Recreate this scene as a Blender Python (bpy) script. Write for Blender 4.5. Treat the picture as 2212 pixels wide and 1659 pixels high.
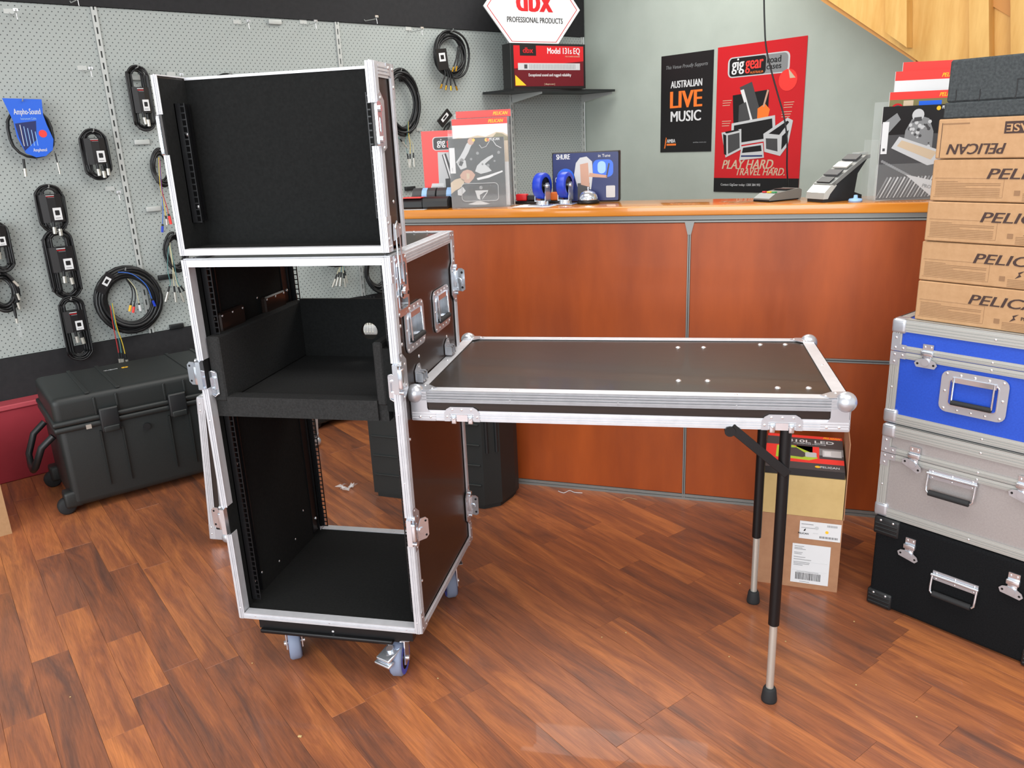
import bpy, bmesh, math, random
from mathutils import Matrix, Vector
PI=math.pi
random.seed(7)
scn=bpy.context.scene
for o in list(bpy.data.objects): bpy.data.objects.remove(o)
COL=scn.collection
# ------------------------------------------------------------------ camera
CAM=Vector((1.19,-1.718,1.405)); YAW,PIT,ROL,FPX=-0.2203,0.2975,-0.0444,1717.7
cF=Vector((math.sin(YAW)*math.cos(PIT),math.cos(YAW)*math.cos(PIT),-math.sin(PIT)))
_r=Vector((math.cos(YAW),-math.sin(YAW),0)); _u=_r.cross(cF)
cR=_r*math.cos(ROL)+_u*math.sin(ROL); cU=-_r*math.sin(ROL)+_u*math.cos(ROL)
cd=bpy.data.cameras.new('camera'); cam=bpy.data.objects.new('camera',cd); COL.objects.link(cam)
cam.matrix_world=Matrix(((cR.x,cU.x,-cF.x,CAM.x),(cR.y,cU.y,-cF.y,CAM.y),(cR.z,cU.z,-cF.z,CAM.z),(0,0,0,1)))
cd.sensor_fit='HORIZONTAL'; cd.sensor_width=36; cd.lens=FPX/2212*36; cd.clip_start=.05
scn.camera=cam
# ------------------------------------------------------------------ world and light
w=bpy.data.worlds.new('world'); scn.world=w; w.use_nodes=True
bg=w.node_tree.nodes['Background']; bg.inputs[0].default_value=(.93,.97,1,1); bg.inputs[1].default_value=.98
def area(name,loc,target,sx,sy,power,col=(1,1,1)):
    l=bpy.data.lights.new(name,'AREA'); l.shape='RECTANGLE'; l.size=sx; l.size_y=sy; l.energy=power; l.color=col
    o=bpy.data.objects.new(name,l); COL.objects.link(o); o.location=loc
    o.rotation_euler=(Vector(target)-Vector(loc)).to_track_quat('-Z','Y').to_euler(); return o
area('shopfront_window_light',(-.2,-4.2,1.9),(.6,1.2,.7),5.0,2.4,210,(.94,.98,1))
area('overhead_area_light',(.3,.4,2.83),(.3,.4,0),1.6,1.2,30,(1,.98,.94))
area('overhead_area_light',(1.9,-.6,2.83),(1.9,-.6,0),1.6,1.2,36,(1,.98,.94))
area('overhead_area_light',(.9,2.6,2.83),(.9,2.6,0),1.6,1.2,38,(1,.99,.95))  # unseen fill lamp, added to lift the shade in the back corner
vs=scn.view_settings; vs.view_transform='Standard'; vs.look='None'; vs.gamma=1; vs.use_curve_mapping=False; vs.exposure=0.1
# ------------------------------------------------------------------ materials
def lin(c):
    return tuple(((x/255)/12.92 if x/255<=.04045 else ((x/255+.055)/1.055)**2.4) for x in c)
MATS={}
def mat(name,rgb,rough=.5,metal=0,coat=0,spec=.5,alpha=1,trans=0):
    m=bpy.data.materials.new(name); m.use_nodes=True; b=m.node_tree.nodes['Principled BSDF']
    b.inputs['Base Color'].default_value=(*lin(rgb),1); b.inputs['Roughness'].default_value=rough
    b.inputs['Metallic'].default_value=metal; b.inputs['Coat Weight'].default_value=coat
    b.inputs['Specular IOR Level'].default_value=spec
    if trans: b.inputs['Transmission Weight'].default_value=trans; b.inputs['IOR'].default_value=1.2
    if alpha<1: b.inputs['Alpha'].default_value=alpha
    MATS[name]=m; return m
def N(m,t,**k):
    n=m.node_tree.nodes.new(t)
    for a,b in k.items(): setattr(n,a,b)
    return n
def L(m,a,b): m.node_tree.links.new(a,b)
def noisy(m,rgb1,rgb2,scale=(8,8,8),det=4,bump=0,nscale=3,dist=.002,rough=.5,lo=.3,hi=.7):
    """colour varied by stretched noise in object space"""
    b=m.node_tree.nodes['Principled BSDF']; tc=N(m,'ShaderNodeTexCoord'); mp=N(m,'ShaderNodeMapping'); mp.inputs['Scale'].default_value=scale
    nz=N(m,'ShaderNodeTexNoise'); nz.inputs['Scale'].default_value=nscale; nz.inputs['Detail'].default_value=det; nz.inputs['Roughness'].default_value=.6
    cr=N(m,'ShaderNodeValToRGB'); cr.color_ramp.elements[0].position=lo; cr.color_ramp.elements[1].position=hi
    cr.color_ramp.elements[0].color=(*lin(rgb1),1); cr.color_ramp.elements[1].color=(*lin(rgb2),1)
    L(m,tc.outputs['Object'],mp.inputs[0]); L(m,mp.outputs[0],nz.inputs['Vector']); L(m,nz.outputs['Fac'],cr.inputs[0]); L(m,cr.outputs[0],b.inputs['Base Color'])
    if bump:
        bp=N(m,'ShaderNodeBump'); bp.inputs['Strength'].default_value=bump; bp.inputs['Distance'].default_value=dist
        L(m,nz.outputs['Fac'],bp.inputs['Height']); L(m,bp.outputs[0],b.inputs['Normal'])
    return cr
alu=mat('brushed_aluminium',(222,223,228),.42,.3)
noisy(alu,(196,197,202),(208,209,214),(1,1,1),nscale=30,bump=.02)
plate=mat('zinc_plate',(192,195,202),.28,.6)
chrome=mat('chrome',(222,228,236),.14,.85)
rivet=mat('rivet_steel',(235,236,240),.25,.8)
ply=mat('brown_phenolic_ply',(52,36,30),.3,0,.1,.4)
noisy(ply,(31,23,20),(41,30,26),(2,2,30),nscale=6,bump=.05,dist=.0006)
plyt=mat('brown_phenolic_ply_flat',(56,46,38),.33,0,.1,.4)
noisy(plyt,(34,28,24),(46,39,33),(2,30,2),nscale=6,bump=.05,dist=.0006)
felt=mat('black_lining',(30,31,31),.92,0,0,.2); noisy(felt,(18,19,19),(26,27,27),(1,1,1),nscale=160,bump=.2,dist=.001)
foam=mat('charcoal_foam',(42,42,42),.95,0,0,.2); noisy(foam,(36,36,36),(48,48,48),(1,1,1),nscale=220,bump=.3,dist=.001)
foam2=mat('slate_foam_block',(62,66,68),.95,0,0,.2); noisy(foam2,(52,56,58),(72,76,78),(1,1,1),nscale=150,bump=.4,dist=.001)
blk=mat('black_steel',(22,22,24),.38,.3)
blkp=mat('black_plastic',(26,28,30),.45)
casep=mat('black_case_plastic',(40,45,46),.5); noisy(casep,(25,29,29),(33,37,37),(1,1,1),nscale=300,bump=.15,dist=.0006)
rub=mat('black_rubber',(30,31,33),.75)
cab=mat('black_cable',(24,25,27),.4)
gold=mat('gold_plug',(220,170,60),.25,1)
silver=mat('nickel_plug',(205,204,196),.28,.6)
tread=mat('grey_blue_tread',(125,135,158),.6); blue=mat('blue_wheel',(30,62,190),.35); bluesc=mat('blue_rim',(70,90,200),.4)
white=mat('white_paper',(214,215,217),.6); red=mat('print_red',(196,26,34),.35); orange=mat('print_orange',(236,118,42),.5)
dred=mat('print_dark_red',(96,14,26),.35); black=mat('print_black',(20,18,20),.4); yellow=mat('print_yellow',(248,190,40),.45)
brightred=mat('print_bright_red',(236,60,54),.35); grey=mat('print_grey',(128,130,132),.5); lgrey=mat('print_light_grey',(190,192,194),.5)
ink=mat('print_ink_grey',(40,43,46),.3); dgrey=mat('print_dark_grey',(66,66,68),.5); brownink=mat('brown_ink',(58,38,34),.7); midink=mat('faded_brown_ink',(138,104,74),.8); beige=mat('print_beige',(196,176,150),.6)
skin=mat('print_tan',(190,150,130),.6); green=mat('print_green',(60,150,90),.5); lime=mat('print_lime',(170,200,60),.5)
pblue=mat('print_blue',(32,96,214),.3); dblue=mat('print_navy',(20,34,92),.35); lblue=mat('print_pale_blue',(150,190,235),.4); olive=mat('print_olive',(120,112,70),.6)
clear=mat('clear_acrylic',(235,240,242),.05,0,0,.5,.09); film=mat('clear_film',(235,238,240),.15,0,0,.5,.5)
card=mat('kraft_cardboard',(194,156,116),.8); noisy(card,(168,130,92),(178,140,102),(1,1,1),nscale=60)
card2=mat('cream_carton',(216,190,128),.8); noisy(card2,(186,158,104),(198,170,116),(1,1,1),nscale=14)
card3=mat('brown_carton',(178,130,94),.8); noisy(card3,(156,112,82),(168,124,92),(1,1,1),nscale=30)
bluep=mat('blue_case_laminate',(40,92,205),.5); noisy(bluep,(24,68,176),(32,78,190),(1,1,1),nscale=200,bump=.2,dist=.0005)
silp=mat('silver_case_laminate',(165,158,158),.42,.35); noisy(silp,(162,157,156),(172,167,166),(1,1,1),nscale=220)
carpet=mat('black_carpet',(17,18,20),.95,0,0,.15); noisy(carpet,(13,14,16),(24,25,27),(1,1,1),nscale=260,bump=.5,dist=.0015)
wallg=mat('sage_grey_paint',(178,186,180),.85); noisy(wallg,(164,173,165),(172,181,173),(1,1,1),nscale=4)
hdr=mat('charcoal_band',(28,28,31),.8); noisy(hdr,(25,25,28),(33,33,36),(1,1,1),nscale=40)
metg=mat('grey_metal',(186,190,188),.45,.2); redb=mat('maroon_laminate',(150,42,54),.5); noisy(redb,(142,38,50),(158,46,58),(1,1,1),nscale=3)
redl=mat('maroon_edge',(176,70,80),.5)
cherry=mat('cherry_laminate',(158,66,20),.4,0,.06,.35)
noisy(cherry,(128,54,20),(180,86,34),(2.4,1,.5),det=7,nscale=2.2,lo=.25,hi=.8)
oakt=mat('amber_counter_top',(222,148,60),.18,0,.5); noisy(oakt,(196,118,36),(222,144,56),(.6,8,8),nscale=3)
pine=mat('yellow_pine',(228,180,100),.55,0,.1); noisy(pine,(206,154,76),(228,184,108),(6,6,.8),nscale=4)
pine2=mat('orange_pine',(205,146,78),.55); ceil_m=mat('ceiling_white',(225,226,222),.9)
# perforated pegboard: staggered dots
peg=mat('perforated_pegboard',(172,178,176),.55)
def pegnodes(m):
    b=m.node_tree.nodes['Principled BSDF']; tc=N(m,'ShaderNodeTexCoord'); sp=N(m,'ShaderNodeSeparateXYZ'); L(m,tc.outputs['Object'],sp.inputs[0])
    def mth(op,a,bv=None,c=None):
        n=N(m,'ShaderNodeMath',operation=op)
        for i,x in enumerate((a,bv,c)):
            if x is None: continue
            if isinstance(x,(int,float)): n.inputs[i].default_value=x
            else: L(m,x,n.inputs[i])
        return n.outputs[0]
    px,pz=.0254,.0294
    def cell(off):
        fx=mth('SUBTRACT',mth('FRACT',mth('ADD',mth('DIVIDE',sp.outputs['X'],px),off+40)),.5)
        fz=mth('SUBTRACT',mth('FRACT',mth('ADD',mth('DIVIDE',sp.outputs['Z'],pz),off+40)),.5)
        ax=mth('MULTIPLY',fx,px); az=mth('MULTIPLY',fz,pz)
        return mth('SQRT',mth('ADD',mth('MULTIPLY',ax,ax),mth('MULTIPLY',az,az)))
    d=mth('MINIMUM',cell(0),cell(.5)); h=mth('LESS_THAN',d,.0026)
    mx=N(m,'ShaderNodeMix',data_type='RGBA'); L(m,h,mx.inputs[0]); mx.inputs[6].default_value=(*lin((162,169,167)),1); mx.inputs[7].default_value=(*lin((70,75,76)),1)
    L(m,mx.outputs[2],b.inputs['Base Color'])
pegnodes(peg)
# plank: tone from the object's colour, grain along local X
plank_m=mat('plank_laminate',(150,80,50),.33,0,.15)
def planknodes(m):
    b=m.node_tree.nodes['Principled BSDF']; tc=N(m,'ShaderNodeTexCoord'); oi=N(m,'ShaderNodeObjectInfo')
    ad=N(m,'ShaderNodeVectorMath',operation='ADD'); sc=N(m,'ShaderNodeVectorMath',operation='SCALE'); sc.inputs['Scale'].default_value=37
    cb=N(m,'ShaderNodeCombineXYZ'); L(m,oi.outputs['Random'],cb.inputs[0]); L(m,oi.outputs['Random'],cb.inputs[1]); L(m,cb.outputs[0],sc.inputs[0])
    L(m,tc.outputs['Object'],ad.inputs[0]); L(m,sc.outputs[0],ad.inputs[1])
    def nz(scale,s,det,dst=0):
        mp=N(m,'ShaderNodeMapping'); mp.inputs['Scale'].default_value=scale; L(m,ad.outputs[0],mp.inputs[0])
        n=N(m,'ShaderNodeTexNoise'); n.inputs['Scale'].default_value=s; n.inputs['Detail'].default_value=det; n.inputs['Distortion'].default_value=dst; n.inputs['Roughness'].default_value=.62
        L(m,mp.outputs[0],n.inputs['Vector']); return n.outputs['Fac']
    a=nz((1.3,10,1),1.9,6,.9); f=nz((3,70,1),4,3,0)
    cr=N(m,'ShaderNodeValToRGB'); e=cr.color_ramp.elements
    e[0].position=.24; e[0].color=(*lin((102,68,56)),1); e[1].position=.76; e[1].color=(*lin((194,120,70)),1)
    x=cr.color_ramp.elements.new(.5); x.color=(*lin((150,90,60)),1)
    mh=N(m,'ShaderNodeMath',operation='MULTIPLY_ADD'); mh.inputs[1].default_value=1.0
    s=N(m,'ShaderNodeSeparateColor'); L(m,oi.outputs['Color'],s.inputs[0])
    su=N(m,'ShaderNodeMath',operation='SUBTRACT'); L(m,s.outputs[0],su.inputs[0]); su.inputs[1].default_value=.5
    sm=N(m,'ShaderNodeMath',operation='MULTIPLY'); L(m,su.outputs[0],sm.inputs[0]); sm.inputs[1].default_value=.78; L(m,a,mh.inputs[0]); L(m,sm.outputs[0],mh.inputs[2]); L(m,mh.outputs[0],cr.inputs[0])
    mr=N(m,'ShaderNodeMapRange'); mr.inputs[3].default_value=.78; mr.inputs[4].default_value=1.12; mr.inputs[1].default_value=.3; mr.inputs[2].default_value=.65; L(m,f,mr.inputs[0])
    hs=N(m,'ShaderNodeHueSaturation'); L(m,cr.outputs[0],hs.inputs['Color']); L(m,mr.outputs[0],hs.inputs['Value']); hs.inputs['Saturation'].default_value=1.0
    L(m,hs.outputs[0],b.inputs['Base Color'])
    bp=N(m,'ShaderNodeBump'); bp.inputs['Strength'].default_value=.08; bp.inputs['Distance'].default_value=.001; L(m,f,bp.inputs['Height']); L(m,bp.outputs[0],b.inputs['Normal'])
planknodes(plank_m)
# ------------------------------------------------------------------ mesh builder
def axisM(p0,p1):
    p0=Vector(p0);d=Vector(p1)-p0
    return Matrix.Translation(p0)@d.to_track_quat('Z','Y').to_matrix().to_4x4(), d.length
def basis(o,x,y,z):
    x,y,z=Vector(x),Vector(y),Vector(z)
    return Matrix(((x.x,y.x,z.x,o[0]),(x.y,y.y,z.y,o[1]),(x.z,y.z,z.z,o[2]),(0,0,0,1)))
def front(o): return basis(o,(1,0,0),(0,0,1),(0,-1,0))     # X right, Y up, Z towards the viewer
def top(o): return basis(o,(1,0,0),(0,1,0),(0,0,1))
def right(o): return basis(o,(0,1,0),(0,0,1),(1,0,0))
def left(o): return basis(o,(0,-1,0),(0,0,1),(-1,0,0))
def rrect(w,h,r,n=4,cx=0,cy=0):
    pts=[]
    for (sx,sy,a0) in ((1,1,0),(-1,1,90),(-1,-1,180),(1,-1,270)):
        for i in range(n+1):
            a=math.radians(a0+90*i/n); pts.append((cx+sx*(w/2-r)+r*math.cos(a),cy+sy*(h/2-r)+r*math.sin(a)))
    return pts
def circ(r,n=16,cx=0,cy=0): return [(cx+r*math.cos(2*PI*i/n),cy+r*math.sin(2*PI*i/n)) for i in range(n)]
class MB:
    def __init__(s): s.v=[];s.f=[];s.m=[];s.s=[];s.M=Matrix();s.mats=[]
    def mi(s,m):
        if m not in s.mats: s.mats.append(m)
        return s.mats.index(m)
    def add(s,vs,fs,m,smooth=False,M=None):
        T=s.M@M if M is not None else s.M; b=len(s.v); s.v+= [tuple(T@Vector(x)) for x in vs]; k=s.mi(m)
        for f in fs: s.f.append([b+i for i in f]); s.m.append(k); s.s.append(smooth)
        return s
    def box(s,x0,x1,y0,y1,z0,z1,m,M=None):
        if x0>x1:x0,x1=x1,x0
        if y0>y1:y0,y1=y1,y0
        if z0>z1:z0,z1=z1,z0
        vs=[(x,y,z) for z in (z0,z1) for y in (y0,y1) for x in (x0,x1)]
        return s.add(vs,[(0,2,3,1),(4,5,7,6),(0,1,5,4),(2,6,7,3),(0,4,6,2),(1,3,7,5)],m,False,M)
    def rbox(s,x0,x1,y0,y1,z0,z1,r,m,M=None,seg=2):
        bm=bmesh.new(); bmesh.ops.create_cube(bm,size=1)
        for v in bm.verts: v.co=Vector((x0+(v.co.x+.5)*(x1-x0),y0+(v.co.y+.5)*(y1-y0),z0+(v.co.z+.5)*(z1-z0)))
        bmesh.ops.bevel(bm,geom=bm.edges[:],offset=r,segments=seg,affect='EDGES',profile=.6)
        bm.verts.index_update(); vs=[tuple(v.co) for v in bm.verts]; fs=[[v.index for v in f.verts] for f in bm.faces]; bm.free()
        return s.add(vs,fs,m,seg>1,M)
    def cyl(s,p0,p1,r,m,n=16,r2=None,M=None,smooth=True,caps=True):
        A,l=axisM(p0,p1); r2=r if r2 is None else r2
        vs=[(r*math.cos(2*PI*i/n),r*math.sin(2*PI*i/n),0) for i in range(n)]+[(r2*math.cos(2*PI*i/n),r2*math.sin(2*PI*i/n),l) for i in range(n)]
        T=M@A if M is not None else A
        s.add(vs,[(i,(i+1)%n,n+(i+1)%n,n+i) for i in range(n)],m,smooth,T)
        if caps: s.add(vs,[tuple(range(n))[::-1],tuple(range(n,2*n))],m,False,T)
        return s
    def lathe(s,prof,m,M=None,n=20,smooth=True):
        vs=[];fs=[]
        for (r,z) in prof: vs+=[(r*math.cos(2*PI*i/n),r*math.sin(2*PI*i/n),z) for i in range(n)]
        for k in range(len(prof)-1): fs+=[(k*n+i,k*n+(i+1)%n,(k+1)*n+(i+1)%n,(k+1)*n+i) for i in range(n)]
        return s.add(vs,fs,m,smooth,M)
    def sph(s,c,r,m,nu=12,nv=8,M=None,sc=(1,1,1)):
        vs=[];fs=[]
        for j in range(nv+1):
            t=PI*j/nv
            for i in range(nu): vs.append((c[0]+r*sc[0]*math.sin(t)*math.cos(2*PI*i/nu),c[1]+r*sc[1]*math.sin(t)*math.sin(2*PI*i/nu),c[2]+r*sc[2]*math.cos(t)))
        for j in range(nv): fs+=[(j*nu+i,(j+1)*nu+i,(j+1)*nu+(i+1)%nu,j*nu+(i+1)%nu) for i in range(nu)]
        return s.add(vs,fs,m,True,M)
    def tube(s,pts,r,m,n=8,closed=False,M=None,caps=True):
        P=[Vector(p) for p in pts];k=len(P);vs=[];fs=[];up=None
        for i,p in enumerate(P):
            if closed: d=P[(i+1)%k]-P[i-1]
            else: d=P[min(i+1,k-1)]-P[max(i-1,0)]
            if d.length<1e-9: d=Vector((0,0,1))
            d.normalize()
            if up is None: up=Vector((0,0,1)) if abs(d.z)<.9 else Vector((0,1,0))
            x=d.cross(up)
            if x.length<1e-4: x=d.cross(Vector((1,.3,.2)))
            x.normalize(); y=x.cross(d).normalized(); up=y
            rr=r[i] if isinstance(r,(list,tuple)) else r
            vs+=[tuple(p+x*rr*math.cos(2*PI*j/n)+y*rr*math.sin(2*PI*j/n)) for j in range(n)]
        for i in range(k if closed else k-1):
            a,b=i*n,((i+1)%k)*n; fs+=[(a+j,a+(j+1)%n,b+(j+1)%n,b+j) for j in range(n)]
        s.add(vs,fs,m,True,M)
        if not closed and caps: s.add(vs,[tuple(range(n)),tuple(range((k-1)*n,k*n))[::-1]],m,False,M)
        return s
    def prism(s,poly,z0,z1,m,M=None):
        n=len(poly); vs=[(x,y,z0) for x,y in poly]+[(x,y,z1) for x,y in poly]
        return s.add(vs,[tuple(range(n))[::-1],tuple(range(n,2*n))]+[(i,(i+1)%n,n+(i+1)%n,n+i) for i in range(n)],m,False,M)
    def ring(s,o,i_,z0,z1,m,M=None):
        n=len(o); vs=[(x,y,z) for z in (z0,z1) for pl in (o,i_) for x,y in pl]; f=[]
        for k in range(n):
            j=(k+1)%n; f+=[(2*n+k,2*n+j,3*n+j,3*n+k),(k,n+k,n+j,j),(k,j,2*n+j,2*n+k),(n+j,n+k,3*n+k,3*n+j)]
        return s.add(vs,f,m,False,M)
    def quadp(s,pts,m,M=None): return s.add([(x,y,0) for x,y in pts],[tuple(range(len(pts)))],m,False,M)
    def panel(s,x0,x1,y0,y1,z0,z1,holes,m,M=None):
        xs=sorted({x0,x1}|{h[0] for h in holes}|{h[1] for h in holes}); ys=sorted({y0,y1}|{h[2] for h in holes}|{h[3] for h in holes})
        for a,b in zip(xs,xs[1:]):
            for c,d in zip(ys,ys[1:]):
                if any(h[0]<=a and b<=h[1] and h[2]<=c and d<=h[3] for h in holes): continue
                s.box(a,b,c,d,z0,z1,m,M)
        return s
    def rivets(s,pts,r,m,M=None,h=.45):
        for p in pts: s.lathe([(r,0),(r*.85,r*h*.6),(r*.45,r*h),(0,r*h)],m,(M if M is not None else Matrix())@Matrix.Translation((p[0],p[1],p[2] if len(p)>2 else 0)),n=8)
        return s
    def text(s,t,size,m,M,width=None,align='CENTER',bold=0,shear=0,ext=.0004):
        cu=bpy.data.curves.new('t','FONT'); cu.body=t; cu.size=size; cu.extrude=ext; cu.shear=shear; cu.resolution_u=3
        o=bpy.data.objects.new('t',cu); COL.objects.link(o); bpy.context.view_layer.update()
        me=bpy.data.meshes.new_from_object(o.evaluated_get(bpy.context.evaluated_depsgraph_get()))
        vs=[v.co.copy() for v in me.vertices]; fs=[tuple(p.vertices) for p in me.polygons]
        bpy.data.objects.remove(o); bpy.data.curves.remove(cu); bpy.data.meshes.remove(me)
        if not vs: return s
        a,b=min(v.x for v in vs),max(v.x for v in vs); k=(width/(b-a)) if width else 1
        off={'CENTER':-(a+b)/2,'LEFT':-a,'RIGHT':-b}[align]
        for i,dx in enumerate((0,) if not bold else (-bold*size*.7,0,bold*size*.7)):
            s.add([((v.x+off)*k+dx,v.y,v.z+ext+i*.00002) for v in vs],fs,m,False,M)
        return s
    def build(s,name,parent=None,loc=None,kind=None,label=None,normals=True):
        me=bpy.data.meshes.new(name); me.from_pydata(s.v,[],s.f)
        for m in s.mats: me.materials.append(m)
        me.polygons.foreach_set('material_index',s.m); me.polygons.foreach_set('use_smooth',s.s); me.update()
        if normals:
            bm=bmesh.new(); bm.from_mesh(me); bmesh.ops.recalc_face_normals(bm,faces=bm.faces); bm.to_mesh(me); bm.free()
        o=bpy.data.objects.new(name,me); COL.objects.link(o)
        if parent: o.parent=parent
        if loc: o.location=loc
        if kind: o['kind']=kind
        if label: o['label']=label
        return o
def T(x,y,z): return Matrix.Translation((x,y,z))
def R(a,ax): return Matrix.Rotation(math.radians(a),4,ax)
def thing(name,label,cat,loc=(0,0,0),rz=0,group=None,M=None):
    o=bpy.data.objects.new(name,None); COL.objects.link(o); o.empty_display_size=.05
    if M is not None: o.matrix_world=M
    else: o.location=loc; o.rotation_euler=(0,0,rz)
    o['label']=label; o['category']=cat
    if group: o['group']=group
    return o
def tag(o,label,cat,group=None):
    o['label']=label; o['category']=cat
    if group: o['group']=group
    return o
def struct(o): o['kind']='structure'; return o
# ------------------------------------------------------------------ pixel <-> wall helpers (positions measured in the photo, placed on real planes)
def ray(u,v): return cF*FPX+cR*(u-1106)-cU*(v-829.5)
class Frame:
    def __init__(s,o,deg): s.o=Vector(o); s.a=math.radians(deg); s.x=Vector((math.cos(s.a),math.sin(s.a),0)); s.y=Vector((-math.sin(s.a),math.cos(s.a),0)); s.M=Matrix.Translation(s.o)@Matrix.Rotation(s.a,4,'Z')
    def at(s,u,v,off=0):      # (s,z) of a pixel on the plane local y=-off
        d=ray(u,v); P=s.o-s.y*off; t=(P-CAM).dot(s.y)/d.dot(s.y); q=CAM+d*t-s.o; return q.dot(s.x),q.z
    def w(s,x,y,z): return s.o+s.x*x+s.y*y+Vector((0,0,z))
WA=Frame((-1.93,1.13,0),52); WB=Frame((.478,4.212,0),-38); CF=Frame((.498,1.341,0),-6.24); ST=Frame((1.764,.594,0),-38)
# ================================================================== THE SETTING
fl=MB(); fl.box(-3.4,4.2,-3.2,4.9,-.08,-.009,dgrey); floor=struct(fl.build('floor'))
FA=-41; fx=Vector((math.cos(math.radians(FA)),math.sin(math.radians(FA)))); fn=Vector((-fx.y,fx.x))
SW=.0975
# end joints read off the photograph: row -> [(t, tone of the plank that ends there)]
def floorpt(u,v):
    d=ray(u,v); t=-CAM.z/d.z; p=CAM+d*t; return Vector((p.x,p.y))
OBS=[((75,1210),(135,1195),.58,.33),((115,1330),(190,1312),.33,.55),((223,1389),(307,1365),.36,.6),((286,1511),(367,1475),.6,.34),((0,1574),(96,1544),.36,.58),
((445,1444),(500,1423),.6,.36),((722,1548),(801,1510),.6,.38),((801,1506),(861,1476),.4,.58),((915,1525),(958,1506),.56,.4),((1350,1225),(1387,1206),.58,.38),
((1569,1339),(1617,1316),.4,.58),((1536,1359),(1569,1339),.46,.56),((1327,1341),(1344,1326),.5,.54),((1394,1556),(1438,1530),.4,.56),((1450,1521),(1499,1496),.58,.42),
((1333,1652),(1381,1629),.58,.36),((1910,1412),(1943,1380),.42,.56),((1943,1380),(1973,1350),.42,.56),((1888,1437),(1910,1415),.46,.54),((1962,1525),(1985,1509),.42,.54),((1871,1622),(1891,1603),.46,.54)]
JO={}
for a,b,t0,t1 in OBS:
    pm=(floorpt(*a)+floorpt(*b))/2; r=math.floor(pm.dot(fn)/SW); JO.setdefault(r,[]).append((pm.dot(fx),t0,t1))
rnd=random.Random(11); cand=[]
for r in range(-26,36):
    obs=sorted(JO.get(r,[])); js=[]
    if obs:
        t=obs[0][0]; tone=obs[0][1]; js=[(o[0],o[2]) for o in obs]
        first=obs[0]
        t=first[0]-rnd.uniform(.55,1.1); js.insert(0,(t,first[1]))
        while t>-3.4: t-=rnd.uniform(.45,1.15); js.insert(0,(t,rnd.uniform(.36,.62)))
        t=js[-1][0]
    else:
        t=-3.6-rnd.random(); js=[(t,.5)]
    last=js[-1][1]
    while t<4.3:
        t+=rnd.uniform(.6,1.3); last=rnd.choice([.34,.42,.48,.54,.6]) if True else last; js.append((t,last))
    for (a,ta),(b,tb) in zip(js,js[1:]): cand.append((r,a,b,ta))
def vis(r,a,b):
    best=None
    for t in (a,(a+b)/2,b):
        p=fx*t+fn*(r+.5)*SW; d=Vector((p.x,p.y,0))-CAM; z=d.dot(cF)
        if z<.3: continue
        u=1106+FPX*d.dot(cR)/z; v=829.5-FPX*d.dot(cU)/z
        if -250<u<2460 and v<2100 and p.y<2.6:
            best=z if best is None else min(best,z)
    return best
sc=[(vis(r,a,b),r,a,b,t) for r,a,b,t in cand]; inn=sorted([x for x in sc if x[0] is not None])[:290]; keep={(x[1],x[2]) for x in inn}
g=.00025; rest=MB()
for z,r,a,b,tn in sc:
    y0,y1=r*SW+g,(r+1)*SW-g
    if (r,a) in keep:
        m=MB(); hl=(b-a)/2-g; hw=SW/2-g; c=.0004
        vs=[(-hl,-hw,-.008),(hl,-hw,-.008),(hl,hw,-.008),(-hl,hw,-.008),(-hl,-hw,-c),(hl,-hw,-c),(hl,hw,-c),(-hl,hw,-c),(-hl+c,-hw+c,0),(hl-c,-hw+c,0),(hl-c,hw-c,0),(-hl+c,hw-c,0)]
        m.add(vs,[(0,1,5,4),(1,2,6,5),(2,3,7,6),(3,0,4,7),(4,5,9,8),(5,6,10,9),(6,7,11,10),(7,4,8,11),(8,9,10,11),(0,3,2,1)],plank_m)
        o=m.build('plank',floor,normals=False); p=fx*(a+b)/2+fn*(r+.5)*SW; o.location=(p.x,p.y,0); o.rotation_euler=(0,0,math.radians(FA)); o.color=(tn,tn,tn,1)
    else: 
        p=[fx*t+fn*y for t,y in ((a+g,y0),(b-g,y0),(b-g,y1),(a+g,y1))]
        if all(-3.3<q.x<4.1 and -3.1<q.y<4.8 for q in p): rest.add([(q.x,q.y,-.008) for q in p]+[(q.x,q.y,0) for q in p],[(4,5,6,7),(0,1,5,4),(1,2,6,5),(2,3,7,6),(3,0,4,7)],plank_m)
o=rest.build('planks_beyond_view',floor,kind='stuff',normals=False); o.name='outlying_planks'; o.color=(.5,.5,.5,1)
cl=MB(); cl.box(-3.4,4.6,-3.2,5.2,2.86,2.96,ceil_m); struct(cl.build('ceiling'))
# left (pegboard) wall : local frame of WA
ZB,ZT=.552,2.057
wl=MB(); wl.box(-2.6,3.9,.0,.12,0,2.86,wallg); wall_left=struct(wl.build('wall_left')); wall_left.matrix_world=WA.M
RAILS=[-1.66,-.44,.78,2.0,3.22]
edges=[-2.6]+RAILS+[3.88]
for a,b in zip(edges,edges[1:]):
    m=MB(); m.box(a+.013,b-.013,-.012,-.0005,ZB,ZT,peg); m.build('pegboard_panel',wall_left)
m=MB(); m.box(-2.6,3.895,-.022,-.0005,ZT+.002,2.86,hdr); m.build('header_band',wall_left)
m=MB(); m.box(-2.6,3.895,-.02,-.0005,0,ZB-.002,hdr); m.build('skirting_band',wall_left)
m=MB(); m.box(-2.6,-.1,-.024,-.013,ZT-.002,ZT+.006,yellow); m.build('shelf_edge_strip',wall_left,label='thin yellow line along the top of the pegboard')
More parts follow.
